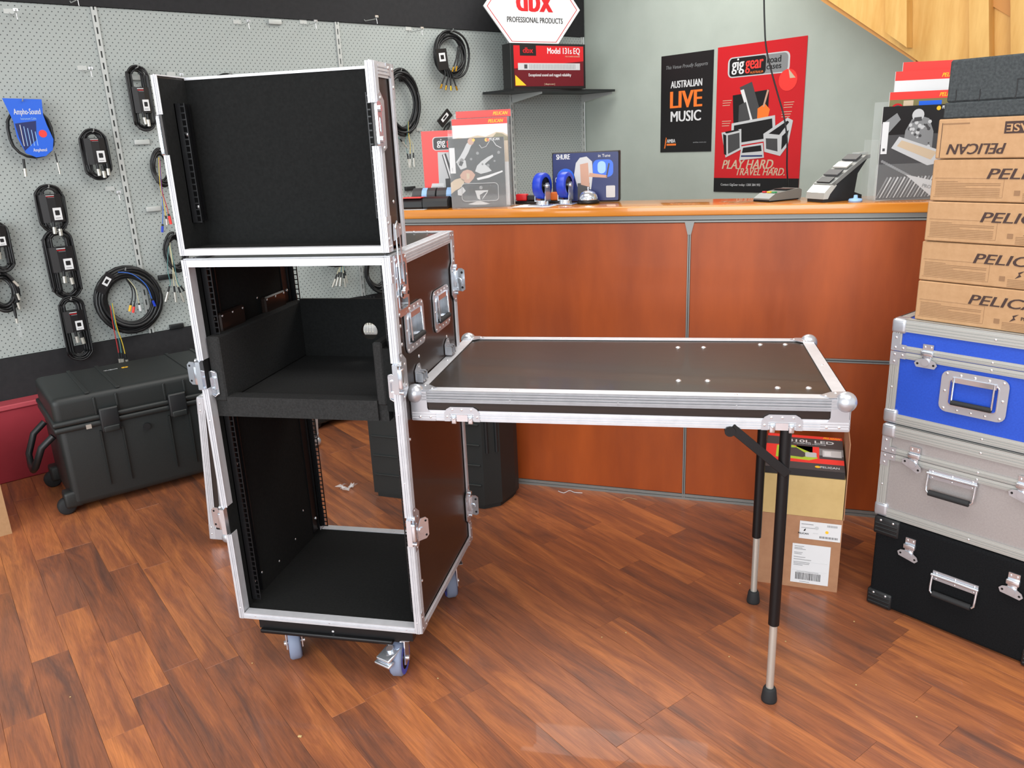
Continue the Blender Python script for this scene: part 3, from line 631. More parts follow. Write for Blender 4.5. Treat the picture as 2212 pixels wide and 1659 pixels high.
# ================================================================== SIDE TABLE (lid with folding legs)
def lid_table(name,label,M,legs=True):
    t=thing(name,label,'table' if legs else 'road case lid',M=M)
    Lx,Wy,H=(1.025 if legs else 1.0),.556,.0775
    m=MB(); m.box(.004,Lx-.004,.004,Wy-.004,-.012,-.003,plyt); m.build('top_panel' if legs else 'outer_panel',t)
    for a,b,c,d in ((0,Lx,0,.008),(0,Lx,Wy-.008,Wy),(0,.008,.008,Wy-.008),(Lx-.008,Lx,.008,Wy-.008)):
        m=MB(); m.box(a+.001,b-.001,c+.001,d-.001,-H+.004,-.004,ply); m.build('rim_panel',t)
    SD=((front((0,0,0)),Lx),(basis((Lx,Wy,0),(-1,0,0),(0,0,1),(0,1,0)),Lx),(basis((0,Wy,0),(0,-1,0),(0,0,1),(-1,0,0)),Wy),(basis((Lx,0,0),(0,1,0),(0,0,1),(1,0,0)),Wy))
    for S,ln in SD:
        m=MB(); strip(m,0,ln,-.03,0,.0015,S,'x',3); strip(m,0,ln,-.03,0,.0015,S@R(-90,'X')@T(0,-.0,-.0015)@T(0,.03-.0,0) if False else S,'x',3); m.build('upper_extrusion',t)
        m=MB(); strip(m,0,ln,-H,-.05,.0015,S,'x',3); m.build('lower_extrusion',t)
    for bx in ((0,Lx,0,.03),(0,Lx,Wy-.03,Wy)): 
        m=MB(); strip(m,*bx,.0016,top((0,0,-.0016)),'x',0); m.build('upper_extrusion',t)
    for bx in ((0,.03,.03,Wy-.03),(Lx-.03,Lx,.03,Wy-.03)):
        m=MB(); strip(m,*bx,.0016,top((0,0,-.0016)),'y',0); m.build('upper_extrusion',t)
    for x,sx in ((0,1),(Lx,-1)):
        for y,sy in ((0,1),(Wy,-1)):
            m=MB()
            Sf=front((x,0,0)) if y==0 else basis((x,Wy,0),(1,0,0),(0,0,1),(0,1,0))
            Ss=basis((Lx,y,0),(0,1,0),(0,0,1),(1,0,0)) if x else basis((0,y,0),(0,1,0),(0,0,1),(-1,0,0))
            for S_,sg in ((Sf,sx),(Ss,sy)):
                m.prism([(0,0),(sg*.04,-.002),(sg*.04,-.045),(sg*.046,-.055),(sg*.06,-.058),(sg*.06,-H),(0,-H)],.0015,.0032,plate,S_); m.rivets([(sg*.02,-H+.01,.0032),(sg*.047,-H+.01,.0032)],.0038,rivet,S_)
            m.prism([(0,0),(sx*.045,0),(sx*.062,sy*.02),(sx*.035,sy*.045),(0,sy*.05)],0,.0018,plate,T(x,y,0)); m.rivets([(sx*.05,sy*.015,.0018),(sx*.025,sy*.038,.0018)],.0038,rivet,T(x,y,0))
            m.sph((x+sx*.008,y+sy*.008,-.010),.024,plate,20,14); m.build('ball_corner',t)
    m=MB(); S=front((0,0,0))
    m.rivets([(x,-.022,.0018) for x in (.25,.51,.78)]+[(x,-.056,.0018) for x in (.25,.51,.78)],.0036,rivet,S)
    if legs: m.rivets([(.649,.452,0),(.72,.455,0),(.878,.492,0),(.946,.495,0),(.65,.128,0),(.72,.131,0),(.879,.083,0),(.949,.086,0)],.0075,rivet,top((0,0,-.003)))
    m.rivets([(x,.015,.0) for x in (.25,.78)]+[(x,Wy-.015,0) for x in (.3,.8)]+[(.015,.28,0),(Lx-.015,.28,0)],.0035,rivet,top((0,0,0)))
    m.build('rivets',t,kind='stuff')
    for x in (.128,.882):
        m=MB(); m.M=S@T(x,-.0,0); w2=.045
        o=[(-w2,-H),(-w2,-.055),(-w2+.006,-.046),(-w2+.016,-.04),(w2-.016,-.04),(w2-.006,-.046),(w2,-.055),(w2,-H),(w2*.68,-H),(w2*.68,-.057),(-w2*.68,-.057),(-w2*.68,-H)]
        m.prism(o,.0018,.0042,plate); m.box(-w2*.68,w2*.68,-H+.001,-.057,-.002,.001,chrome)
        m.rivets([(-.024,-.047,.004),(0,-.047,.004),(.024,-.047,.004),(-w2*.85,-H+.012,.004),(w2*.85,-H+.012,.004)],.0034,rivet)
        for xx in (-.021,.021): m.rbox(xx-.006,xx+.006,-H-.006,-.06,.001,.007,.002,chrome); m.sph((xx,-H+.008,.007),.003,rivet,8,6)
        m.box(-.014,.014,-H,-.06,.001,.004,chrome); m.build('latch_keeper',t)
    return t
TM=T(W+.003,.0657,.8226)@R(math.degrees(.0113),'Z')
table=lid_table('folding_side_table','black road case lid used as side table on folding legs beside the rack',TM)
for k,(y,ysh) in enumerate(((.012,0),(.470,0))):
    lx=.893
    m=MB(); m.cyl((lx+.001,y,-.06),(lx,y,-.597),.0135,blk,20); g_=m.build('leg',table)
    q=MB(); q.cyl((lx,y,-.60),(lx,y,-.8),.0098,silver,18); q.build('leg_tube',g_)
    q=MB(); q.M=T(lx,y,-.8226)@R(0,'Z'); q.lathe([(0,0),(.019,0),(.02,.006),(.0165,.034),(.0135,.04),(.0,.04)],rub,n=20); q.build('rubber_foot',g_)
    m=MB(); m.cyl((lx,y+.004,-.178),(lx,y-.012,-.178),.006,rivet,12); 
    a=Vector((lx,y-.014,-.178)); b=Vector((lx-.115,y-.014,-.08)); d=(b-a).normalized(); 
    m.M=basis(a,(d.x,0,d.z),(-d.z,0,d.x),(0,-1,0)); m.rbox(-.012,(b-a).length+.01,-.011,.011,0,.003,.001,blk,seg=1); m.build('folding_brace',table)
    m=MB(); m.cyl((lx-.125,y-.02,-.083),(lx-.125,y+.03,-.083),.0125,blk,14); m.box(lx-.2,lx+.03,y-.012,y+.022,-.0765,-.0,blk) if False else None
    m.box(lx-.16,lx+.03,y+.012,y+.022,-.078,-.02,blk); m.build('leg_bracket',table)
m=MB(); m.cyl((.893,.015,-.09),(.893,.47,-.09),.008,blk,12); m.build('leg_crossbar',table)
# leaning second lid, standing on its long edge left of the rack
PM=basis((-.523,.668,.0),Vector((math.cos(math.radians(91.5)),math.sin(math.radians(91.5)),0)),(0,0,1),Vector((1,.026,0)).normalized())
ax=Vector((math.cos(math.radians(96)),math.sin(math.radians(96)),0)); nz_=Vector((ax.y,-ax.x,0)); tl=math.radians(4)
up_=Vector((0,0,1))*math.cos(tl)+nz_*math.sin(tl); zz=ax.cross(up_)
lid2=lid_table('spare_case_lid','spare aluminium-edged case lid standing on its long edge left of the rack',basis((-.455,.675,.018),ax,up_,zz),legs=False)
# ================================================================== BLACK WHEELED TRANSIT CASES
def transit(label,loc,rz,Lx=.80,Wy=.47,H=.50,lidh=.115,group='black transit cases against the pegboard wall'):
    t=thing('wheeled_transit_case',label,'case',loc,rz,group)
    b0=.03
    m=MB(); m.rbox(0.01,Lx-.01,.012,Wy-.012,b0,H-lidh,.028,casep,seg=3); m.rbox(-.004,Lx+.004,0,Wy,H-lidh-.03,H-lidh-.004,.01,casep); m.build('body',t)
    m=MB(); m.rbox(0.004,Lx-.004,.006,Wy-.006,H-lidh+.0,H,.03,casep,seg=4); m.rbox(-.006,Lx+.006,-.002,Wy+.002,H-lidh-.003,H-lidh+.02,.009,casep)
    m.build('lid',t)
    m=MB()
    for x in (.18,.30): pass
    for x in (.14,.255,.56,.675): m.rbox(x-.008,x+.008,.012,Wy-.012,H-.004,H+.0035,.0015,casep,seg=1)
    m.build('lid_ribs',t)
    for x in (.2,.47,.62):
        m=MB(); m.rbox(x-.036,x+.036,-.02,.002,H-lidh-.055,H-lidh+.045,.006,blkp); m.rbox(x-.03,x+.03,-.026,-.016,H-lidh-.055,H-lidh-.03,.004,casep); m.cyl((x-.034,-.012,H-lidh+.04),(x+.034,-.012,H-lidh+.04),.007,casep,10); m.build('latch',t)
        m=MB()
        for dx in (-.045,.038): m.prism([(0,0),(.007,0),(.0035,-.24)],0,.012,casep,front((x+dx,.01,H-lidh-.05))); m.rbox(x+dx-.002,x+dx+.007,-.0,.02,H-lidh+.02,H-.02,.002,casep)
        m.build('rib',t)
    m=MB(); m.cyl((.335,-.004,H-lidh-.075),(.335,.012,H-lidh-.075),.014,blkp,16); m.build('valve',t)
    m=MB(); m.box(.11,.13,-.003,.002,H-lidh-.03,H-lidh-.012,silver); m.build('padlock_plate',t)
    m=MB()   # end handle
    hz=H-lidh-.035; m.tube([(.0,.12,hz-.03),(-.05,.125,hz-.07),(-.085,.14,hz-.15),(-.09,.2,hz-.18),(-.09,.28,hz-.18),(-.085,.34,hz-.15),(-.05,.355,hz-.07),(0,.36,hz-.03)],.014,blkp,8); m.build('end_handle',t)
    for y in (.05,Wy-.05):
        m=MB(); m.rbox(-.02,.05,y-.035,y+.035,.03,.10,.012,casep); m.build('wheel_housing',t)
        m=MB(); m.M=T(-.012,y,.036)@R(90,'X'); m.lathe([(0,-.018),(.028,-.018),(.036,-.012),(.036,.012),(.028,.018),(0,.018)],rub,n=20); m.cyl((0,0,-.022),(0,0,.022),.006,rivet,10); m.build('wheel',t)
    m=MB(); m.rbox(Lx-.08,Lx-.02,.03,Wy-.03,0,.035,.006,rub); m.build('foot',t)
    m=MB(); m.text('PELICAN',.016,lgrey,top((.26,Wy-.14,H+.0005)),bold=.02,align='LEFT'); m.prism(circ(.008,12,.345,Wy-.134),0,.0012,yellow,T(0,0,H)); m.prism(circ(.007,12,.358,Wy-.136),0,.0012,yellow,T(0,0,H)); m.build('lid_badge',t)
    return t
transit('dark grey wheeled transit case nearest the left edge, end handle dropped',(-1.245,.805,0),math.radians(49))
transit('dark wheeled transit case farther along the pegboard wall, seen through the rack',(-.64,1.87,0),math.radians(51))
bagp=Vector((-.352,1.95,.502)); t=thing('plug_bag','small clear bag of silver plugs lying on the farther wheeled case','bag',tuple(bagp)); m=MB()
m.rbox(-.05,.05,-.03,.04,.0,.05,.012,film); m.build('bag_film',t)
for k in range(5): m=MB(); m.cyl((-.032+k*.015,-.028,.012),(-.03+k*.012,.0,.075),.006,silver,10); m.build('plug',t)
# ribbed black case behind the rack
t=thing('ribbed_equipment_case','upright ribbed black plastic case standing behind the rack','case',(-.06,1.14,0),math.radians(-8))
Hh=.56
m=MB(); pts=[(0,.0),(.5,.0),(.555,.05),(.575,.15),(.575,.19),(0.0,.19)]
m.prism(pts,.02,Hh,casep); m.prism([(x*.96+.012,y*.92+.008) for x,y in pts],.0,.02,casep); m.build('body',t)
for k in range(5):
    m=MB(); m.rbox(.012,.23,-.006,.004,.1+k*.085,.108+k*.085,.002,casep,seg=1); m.rbox(.29,.49,-.006,.004,.1+k*.085,.108+k*.085,.002,casep,seg=1); m.build('rib',t)
for x in (.505,.535):
    m=MB(); m.cyl((x+.01,.012+(x-.505)*.9,.24),(x+.01,.012+(x-.505)*.9,Hh-.02),.007,blkp,8); m.build('rib',t)
m=MB(); m.prism([(0,0),(.5,0),(.555,.05),(.575,.15),(.575,.19),(0,.19)],Hh-.002,Hh+.03,blkp); m.build('lid',t)
# maroon box at the far left
t=thing('maroon_kick_box','long low maroon box against the wall at far left','box',(WA.w(0,0,0).x,WA.w(0,0,0).y,0),WA.a)
m=MB(); m.rbox(-1.0,.62,-.115,-.023,0,.335,.004,redb,seg=1); m.build('front_board',t)
m=MB(); m.rbox(-1.0,.62,-.125,-.025,.336,.36,.004,redl,seg=1); m.build('cap_board',t)
# kraft carton at the left frame edge
t=thing('kraft_carton','plain tan cardboard carton cut by the left frame edge','box',(-1.392,.640,0),math.radians(50))
m=MB(); m.box(-.42,0,0,.3,0,.34,card); m.build('carton_body',t)
m=MB(); m.box(-.42,0,0,.149,.3405,.343,card2); m.build('flap',t); m=MB(); m.box(-.42,0,.151,.3,.3405,.343,card2); m.build('flap',t)
# ================================================================== CARTON BESIDE THE TABLE LEGS
t=thing('display_carton','open brown carton with shipping labels behind the table legs','box',(1.435,.67,0),math.radians(-8.1))
m=MB(); m.box(0,.248,0,.36,0,.25,card3); m.build('carton_body',t)
m=MB(); m.box(.002,.246,.001,.30,.2505,.383,card2); m.build('inner_carton',t)
m=MB(); m.box(-.003,-.0003,.0,.32,.2505,.42,card3); m.build('side_flap',t); m=MB(); m.box(.2483,.251,.0,.32,.2505,.50,card3); m.build('side_flap',t)
m=MB(); F=front((0,-.0006,0))
m.box(.125,.245,.175,.235,0,.0005,white,F); m.build('address_label',t)
m=MB(); m.M=F@T(0,0,.0006)
m.box(.13,.165,.224,.226,0,.0003,grey); m.text('PELICAN',.008,black,T(.137,.19,0),bold=.02); m.prism([(.137,.2),(.142,.202),(.139,.207),(.144,.21)],0,.0003,black); m.prism(circ(.006,12,.175,.215),0,.0003,lgrey); m.prism(circ(.005,12,.205,.204),0,.0003,yellow)
for i in range(18): m.box(.185+i*.003,.185+i*.003+(.0012 if i%3 else .002),.182,.189,0,.0003,dgrey)
for i in range(10): m.box(.205+i*.003,.2065+i*.003,.222,.229,0,.0003,grey)
m.box(.13,.17,.212,.2135,0,.0003,grey); m.box(.165,.18,.196,.1975,0,.0003,lgrey); m.build('label_print',t)
m=MB(); m.box(.108,.22,.018,.155,0,.0005,white,F); m.build('shipping_label',t)
m=MB(); m.M=F@T(0,0,.0006)
rr=random.Random(4)
for i,y in enumerate((.146,.14,.136,.124,.119,.108,.1,.09,.085,.08)): m.box(.114,.114+rr.uniform(.02,.055),y,y+.0016,0,.0003,grey)
m.box(.112,.214,.094,.0945,0,.0003,lgrey); m.box(.112,.214,.062,.0625,0,.0003,lgrey); x=.122
while x<.198:
    b=rr.choice((.001,.0015,.0024)); m.box(x,x+b,.03,.055,0,.0003,dgrey); x+=b+rr.choice((.0008,.0014,.0018))
m.box(.125,.19,.058,.0592,0,.0003,grey); m.box(.135,.165,.0225,.0238,0,.0003,grey); m.build('label_print',t)
led=thing('work_light_box','flat black and orange boxed LED work light on the open carton','box',t.matrix_world@Vector((0,0,0)) if False else (1.435,.67,.3835),math.radians(-8.1))
m=MB(); m.box(.006,.243,.004,.30,0,.022,black); m.build('box_body',led)
m=MB(); m.M=top((0,0,.0222))
m.box(.007,.242,.005,.299,0,.0002,dgrey); m.box(.007,.242,.275,.299,.0002,.0005,brightred); m.box(.007,.242,.06,.1,.0002,.0005,brightred); m.box(.1,.15,.1,.2,.0002,.0005,brightred); m.box(.007,.242,.13,.19,.00015,.0004,grey)
m.box(.007,.17,.1,.2,.0004,.0005,brightred); m.box(.18,.236,.12,.175,.0005,.0008,lgrey); m.box(.185,.205,.13,.165,.0008,.001,white)
m.prism([(.04,.09),(.14,.08),(.165,.1),(.16,.13),(.09,.2),(.04,.19)],.0005,.0009,lime); m.prism([(.05,.11),(.12,.1),(.14,.12),(.1,.18),(.05,.17)],.0009,.0013,dgrey); m.prism(rrect(.034,.04,.006,cx=.145,cy=.125),.0013,.0017,lgrey)
m.text('9410L LED',.034,white,T(.135,.232,.0005),width=.16,bold=.02); m.text('WORKSPACE LIGHTING',.01,lgrey,T(.14,.218,.0005),width=.1); m.text('PELICAN',.02,yellow,T(.21,.279,.0006),width=.055,bold=.02,shear=.3); m.text('PELICAN',.02,lgrey,T(.2,.025,.0003),width=.055,bold=.02); m.prism(circ(.008,12,.165,.032),.0003,.0006,yellow); m.build('lid_print',led)
alu_bright=alu
alu=mat('shaded_aluminium',(176,176,172),.45,.3)  # darker copy of the aluminium, the stack's shade put into its colour
# ================================================================== STACK OF CASES AND CARTONS AT RIGHT
LEN=.80
def stackT(name,label,cat,x,y,z,group=None,dz=0): 
    p=ST.w(x,y,z); return thing(name,label,cat,(p.x,p.y,p.z),ST.a+math.radians(dz),group)
G='flight cases stacked at right'
bc=stackT('carpeted_case','black carpeted case at the bottom of the right stack','case',0,0,0,G)
m=MB(); m.rbox(0,LEN,0,.42,.004,.292,.012,carpet,seg=3); m.build('body',bc)
def corner_prot(par,x0,x1,z0,z1):
    m=MB(); m.rbox(x0,x1,-.006,.05,z0,z1,.006,blkp)
    for k in range(3): m.rbox(x0+.004,x1-.004,-.009,-.004,z0+.008+k*.012,z0+.014+k*.012,.002,blkp,seg=1)
    m.rivets([(x0+.02,z1-.008,0),(x1-.018,z1-.008,0)],.0036,rivet,front((0,-.006,0))); m.build('corner_protector',par)
corner_prot(bc,-.004,.07,.002,.052); corner_prot(bc,-.004,.07,.24,.294); corner_prot(bc,.37+.05,.37+.12,.002,.052) 
def butterfly_surface(par,x,z,M=None,open_=0):
    m=MB(); m.M=front((x,0,z)); m.box(-.014,.014,.012,.042,0,.003,chrome); m.rivets([(-.008,.035,.003),(.008,.035,.003)],.003,rivet); m.rbox(-.016,.016,.01,.024,.0,.011,.002,chrome); m.rbox(-.012,.012,-.006,.014,.0,.008,.002,chrome)
    o=m.build('butterfly_latch',par)
    k=MB(); k.M=front((x,-.008,z-.006))@R(open_,'Z'); k.prism([(-.03,-.006),(-.024,-.016),(.024,-.016),(.03,-.006),(.024,.003),(.012,.008),(-.012,.008),(-.024,.003)],0,.0022,plate); k.cyl((0,0,0),(0,0,.006),.010,plate,14)
    for xx in (-.021,.021): k.cyl((xx,-.006,0),(xx,-.006,.0028),.0032,blk,8)
    k.build('butterfly_key',o)
def bail_handle(par,x,z,w_=.13):
    m=MB(); m.M=front((x,0,z)); m.box(-w_*.48,w_*.48,-.012,.016,0,.0025,plate); m.rivets([(a*w_*.4,b,.0025) for a in (-1,0,1) for b in (.01,-.007)],.0032,rivet); m.cyl((-w_*.5,.004,.006),(w_*.5,.004,.006),.0045,chrome,10); o=m.build('spring_handle',par)
    k=MB(); k.M=front((x,0,z)); a=w_*.47
    for s_ in (-1,1): k.tube([(s_*a,.004,.007),(s_*a,-.03,.012),(s_*a*.99,-.044,.013),(s_*a*.9,-.05,.013)],.0032,chrome,8)
    k.build('handle_bail',o); k=MB(); k.M=front((x,0,z)); k.cyl((-a*.86,-.05,.013),(a*.86,-.05,.013),.0085,rub,14); k.build('rubber_grip',o)
butterfly_surface(bc,.105,.215,open_=-12); butterfly_surface(bc,.375,.215,open_=-8); bail_handle(bc,.235,.168,.125)
def alu_case(label,name,z,h,panelm,x=0,y=0,bandz=(.62,.78),cat='case'):
    t=stackT(name,label,cat,x,y,z,G)
    m=MB(); m.box(.005,LEN-.005,.005,.40,.003,h-.003,panelm); m.build('body_panels',t); F=front((0,.004,0)); S=left((.004,0,0))
    lidz=h*.70
    for a,b in ((0,.028),(h-.034,h)): 
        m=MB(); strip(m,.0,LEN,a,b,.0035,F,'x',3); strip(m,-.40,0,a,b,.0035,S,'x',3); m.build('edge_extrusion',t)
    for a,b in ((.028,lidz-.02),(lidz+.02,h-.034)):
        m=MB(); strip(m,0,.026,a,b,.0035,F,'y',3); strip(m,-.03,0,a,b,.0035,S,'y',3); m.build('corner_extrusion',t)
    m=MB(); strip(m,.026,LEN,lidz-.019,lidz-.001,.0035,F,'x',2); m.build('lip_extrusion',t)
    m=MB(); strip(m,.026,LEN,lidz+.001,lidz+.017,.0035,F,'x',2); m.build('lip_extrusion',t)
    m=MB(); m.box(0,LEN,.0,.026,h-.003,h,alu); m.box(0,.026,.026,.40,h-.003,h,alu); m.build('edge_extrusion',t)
    Fo=front((0,0,0))
    for zz in (0,h-.04): m=MB(); m.rbox(-.004,.036,-.004,.04,zz-.001,zz+.041,.01,plate,seg=3); m.rivets([(.028,zz+.03,.001)],.0035,rivet,Fo); m.build('corner_cap',t)
    m=MB()
    m=MB(); m.prism([(.0,lidz-.04),(.022,lidz-.04),(.022,lidz-.02),(.042,lidz-.02),(.042,lidz-.001),(.0,lidz-.001)],0,.0018,plate,Fo); m.prism([(.0,lidz+.001),(.042,lidz+.001),(.042,lidz+.02),(.022,lidz+.02),(.022,lidz+.05),(.0,lidz+.05)],0,.0018,plate,Fo)
    m.rivets([(.012,lidz-.03,.0018),(.012,lidz-.01,.0018),(.033,lidz-.01,.0018),(.033,lidz+.01,.0018),(.012,lidz+.01,.0018),(.012,lidz+.038,.0018)],.0036,rivet,Fo); m.build('corner_plate',t)
    m=MB(); m.rivets([(.012,h*.35,.001),(.26,.012,.001),(.26,lidz-.01,.001),(.26,lidz+.01,.001),(.26,h-.02,.001),(.6,.012,.001)],.0036,rivet,Fo); m.build('rivets',t,kind='stuff')
    return t,lidz,h
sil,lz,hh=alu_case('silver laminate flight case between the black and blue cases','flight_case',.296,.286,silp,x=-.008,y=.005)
butterfly_surface(sil,.095,lz-.005,open_=-25); bail_handle(sil,.2,.17,.13); butterfly_surface(sil,.37,.19,open_=-15)
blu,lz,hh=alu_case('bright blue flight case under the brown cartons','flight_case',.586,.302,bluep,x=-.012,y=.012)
butterfly_surface(blu,.1,lz-.01,open_=0)
hn=dish_handle(blu,front((.225,0,.125)),.165,.115)
def pelbox(label,x,z,h,y,dz=0,flip=False,scale=1):
    t=stackT('brown_carton',label,'box',x,y,z,'brown cartons stacked on the blue case',dz)
    m=MB(); m.rbox(0,.62,0,.34,.0008,h-.0008,.0025,card,seg=1); m.build('carton_body',t)
    m=MB(); m.M=front((0,-.0004,0))
    if not flip:
        m.text('PELICAN',.036,brownink,T(.132,h-.048,0),width=.2,align='LEFT',bold=.035,shear=.25)
        for i in range(9): m.box(.012,.165-(.08 if i in(5,8) else 0)+(.0 if i<8 else -.02),.016+i*.0042,.0172+i*.0042,0,.0003,midink)
        for q in ((.008,.172,.058,.0586),(.1715,.172,.012,.058),(.008,.172,.012,.0126)): m.box(*q,0,.0003,midink)
        m.box(.197,.21,.018,.03,0,.0003,midink)
        m.prism([(.232,.026),(.246,.033),(.242,.038),(.252,.047),(.238,.042),(.240,.036)],0,.0003,brownink); m.text('PELICAN',.012,brownink,T(.258,.033,0),align='LEFT',bold=.03)
        for i in range(5): m.box(.216,.32-(.02 if i%2 else 0),.006+i*.004,.0072+i*.004,0,.0003,midink)
    else:
        m.text('PELICAN',.036,brownink,T(.095,.036,0)@R(180,'Z')@T(0,0,0),width=.135,bold=.035,shear=.25)
        m.box(.155,.3,h-.04,h-.012,0,.0003,brownink); m.text('CASE',.026,card,T(.195,h-.018,.0003)@R(180,'Z'),width=.07,bold=.03); 
        m.box(.012,.075,h-.014,h-.011,0,.0003,midink); m.box(.01,.0112,.004,h-.01,0,.0003,brownink)
    m.build('carton_print',t); return t
pelbox('brown printed carton lowest of five, resting on the blue case',.034,.8885,.108,.03)
pelbox('brown printed carton second from the bottom above blue case',.033,.997,.105,.032,dz=-.5)
pelbox('brown printed carton in the middle of the five',.038,1.1025,.103,.028,dz=.4)
pelbox('brown printed carton directly under the upside-down one',.040,1.206,.105,.03)
pelbox('topmost brown carton with its lettering upside down',.043,1.3115,.098,.028,flip=True)
t=stackT('foam_slab','thin charcoal foam slab lying on the topmost carton','foam',.052,.028,1.4095)
m=MB(); m.rbox(0,.5,0,.3,0,.038,.003,foam2,seg=1); m.build('slab',t)
t=stackT('foam_block','thick slate foam block with cut notches on top of the stack','foam',.056,.028,1.4478)
m=MB(); m.rbox(0,.5,0,.3,0,.10,.004,foam2,seg=1); m.build('block',t)
F=front((0,-.0002,0))
for x,l in ((.02,.03),(.075,.028),(.155,.045)):
    m=MB(); m.prism([(x,.001),(x+.002,.001),(x+.0035,l*.5),(x+.0022,l),(x,l*.95),(x+.001,l*.5)],0,.0006,black,F)
    if l>.04: m.box(.155,.175,.043,.0455,0,.0006,black,F)
    m.build('cut_notch',t)
# ================================================================== WALL POSTERS
def poster(name,label,corners,thick=.0012):
    """corners in photo order TL,TR,BR,BL on wall_back"""
    c=[WB.at(u,v,.004) for u,v in corners]; x0=(c[0][0]+c[3][0])/2; x1=(c[1][0]+c[2][0])/2; z1=(c[0][1]+c[1][1])/2; z0=(c[2][1]+c[3][1])/2
    p=WB.w(x0,-.003,z0); t=thing(name,label,'poster',(p.x,p.y,p.z),WB.a); return t,x1-x0,z1-z0
t,w_,h_=poster('live_music_poster','black poster reading australian live music on the grey wall',[(1429,123),(1542,106),(1536,326),(1426,330)])
m=MB(); m.box(0,w_,-.0008,.0008,0,h_,black); m.build('sheet',t)
m=MB(); m.M=front((0,-.001,0))
m.text('This Venue Proudly Supports',.03,grey,T(w_*.5,h_*.86,0),width=w_*.8,shear=.3); m.text('AUSTRALIAN',.06,white,T(w_*.5,h_*.665,0),width=w_*.6,bold=.03); m.text('LIVE',.145,orange,T(w_*.5,h_*.46,0),width=w_*.6,bold=.05); m.text('MUSIC',.09,white,T(w_*.5,h_*.32,0),width=w_*.58,bold=.04)
m.text('AMBA',.032,white,T(w_*.22,h_*.1,0),width=w_*.17,bold=.03); m.box(w_*.13,w_*.32,h_*.07,h_*.09,0,.0004,orange); m.prism([(w_*.08,h_*.04),(w_*.1,h_*.04),(w_*.13,h_*.15),(w_*.115,h_*.16)],0,.0004,orange); m.text('amba.com.au',.014,grey,T(w_*.78,h_*.09,0),width=w_*.25); m.build('print',t)
t,w_,h_=poster('road_case_poster','large red poster of road cases beside the black poster',[(1549,105),(1742,75),(1727,417),(1543,415)])
m=MB(); m.box(0,w_,-.0008,.0008,0,h_,red); m.build('sheet',t)
m=MB(); m.M=front((0,-.001,0)); X=lambda a:a*w_; Y=lambda b:(1-b)*h_
def P_(pts): return [(X(a),Y(b)) for a,b in pts]
m.prism(P_([(0,.9),(1,.9),(1,1),(0,1)]),0,.0003,black)
m.prism(rrect(w_*.7,h_*.135,.03,cx=w_*.48,cy=Y(.145)),0,.0003,lgrey); m.prism(rrect(w_*.66,h_*.12,.025,cx=w_*.48,cy=Y(.145)),.0003,.0006,grey); m.prism(rrect(w_*.42,h_*.12,.02,cx=w_*.36,cy=Y(.145)),.0006,.0009,black)
m.text('gig',.1,white,T(X(.25),Y(.165),.0009),width=w_*.14,bold=.03); m.text('gear',.1,brightred,T(X(.44),Y(.165),.0009),width=w_*.2,bold=.03); m.text('AUSTRALIA',.018,orange,T(X(.47),Y(.197),.0009),width=w_*.15)
m.text('road',.05,black,T(X(.66),Y(.14),.0009),width=w_*.15,bold=.02); m.text('cases',.045,black,T(X(.66),Y(.18),.0009),width=w_*.16,bold=.02)
m.prism(circ(w_*.1,18,X(.82),Y(.26)),.0006,.001,brightred); m.prism(P_([(.82,.19),(.9,.25),(.84,.25)]),.001,.0013,beige)
m.prism(P_([(.2,.33),(.62,.31),(.62,.5),(.22,.52)]),0,.0003,black)
m.prism(P_([(.28,.28),(.42,.25),(.56,.5),(.44,.52)]),.0003,.0006,dgrey); m.prism(P_([(.29,.3),(.33,.295),(.45,.51),(.42,.52)]),.0006,.0009,white)
m.prism(P_([(.28,.4),(.36,.38),(.42,.5),(.28,.52)]),.0006,.001,dgrey); m.prism(P_([(.5,.43),(.58,.4),(.64,.44),(.62,.5),(.5,.51)]),.0006,.001,orange); m.prism(P_([(.6,.31),(.62,.315),(.575,.42),(.555,.42)]),.001,.0013,skin)
m.prism(P_([(.2,.52),(.7,.48),(.72,.64),(.2,.68)]),.0009,.0012,lgrey); m.prism(P_([(.23,.535),(.67,.5),(.69,.625),(.23,.66)]),.0012,.0015,black)
m.prism(P_([(.08,.58),(.32,.56),(.33,.7),(.14,.755)]),.0015,.0018,lgrey); m.prism(P_([(.1,.59),(.14,.6),(.15,.74),(.12,.73)]),.0018,.0021,black); m.prism(P_([(.16,.6),(.3,.585),(.31,.69),(.17,.73)]),.0018,.0021,dgrey); m.prism(P_([(.12,.575),(.28,.562),(.3,.57),(.14,.588)]),.0018,.0021,black)
m.prism(P_([(.58,.6),(.84,.5),(.9,.52),(.86,.68),(.78,.75),(.6,.72)]),.0015,.0018,lgrey); m.prism(P_([(.64,.6),(.84,.52),(.86,.53),(.76,.61)]),.0018,.0021,black); m.prism(P_([(.61,.63),(.74,.635),(.75,.72),(.62,.7)]),.0018,.0021,dgrey); m.prism(P_([(.79,.62),(.86,.58),(.84,.67),(.79,.71)]),.0018,.0021,black)
m.prism(P_([(.33,.68),(.58,.66),(.6,.76),(.31,.775)]),.0018,.0021,lgrey); m.prism(P_([(.35,.69),(.56,.675),(.57,.715),(.34,.725)]),.0021,.0024,black); m.box(X(.33),X(.58),Y(.752),Y(.742),.0021,.0024,dblue)
m.text('PLAY HARD.',.075,beige,T(X(.41),Y(.835),0),width=w_*.62,bold=.03,shear=.3); m.text('TRAVEL HARD.',.06,beige,T(X(.56),Y(.88),0),width=w_*.56,bold=.02,shear=.3); m.text('Contact GigGear today: 1300 384 993',.02,lgrey,T(X(.33),Y(.955),.0003),width=w_*.48)
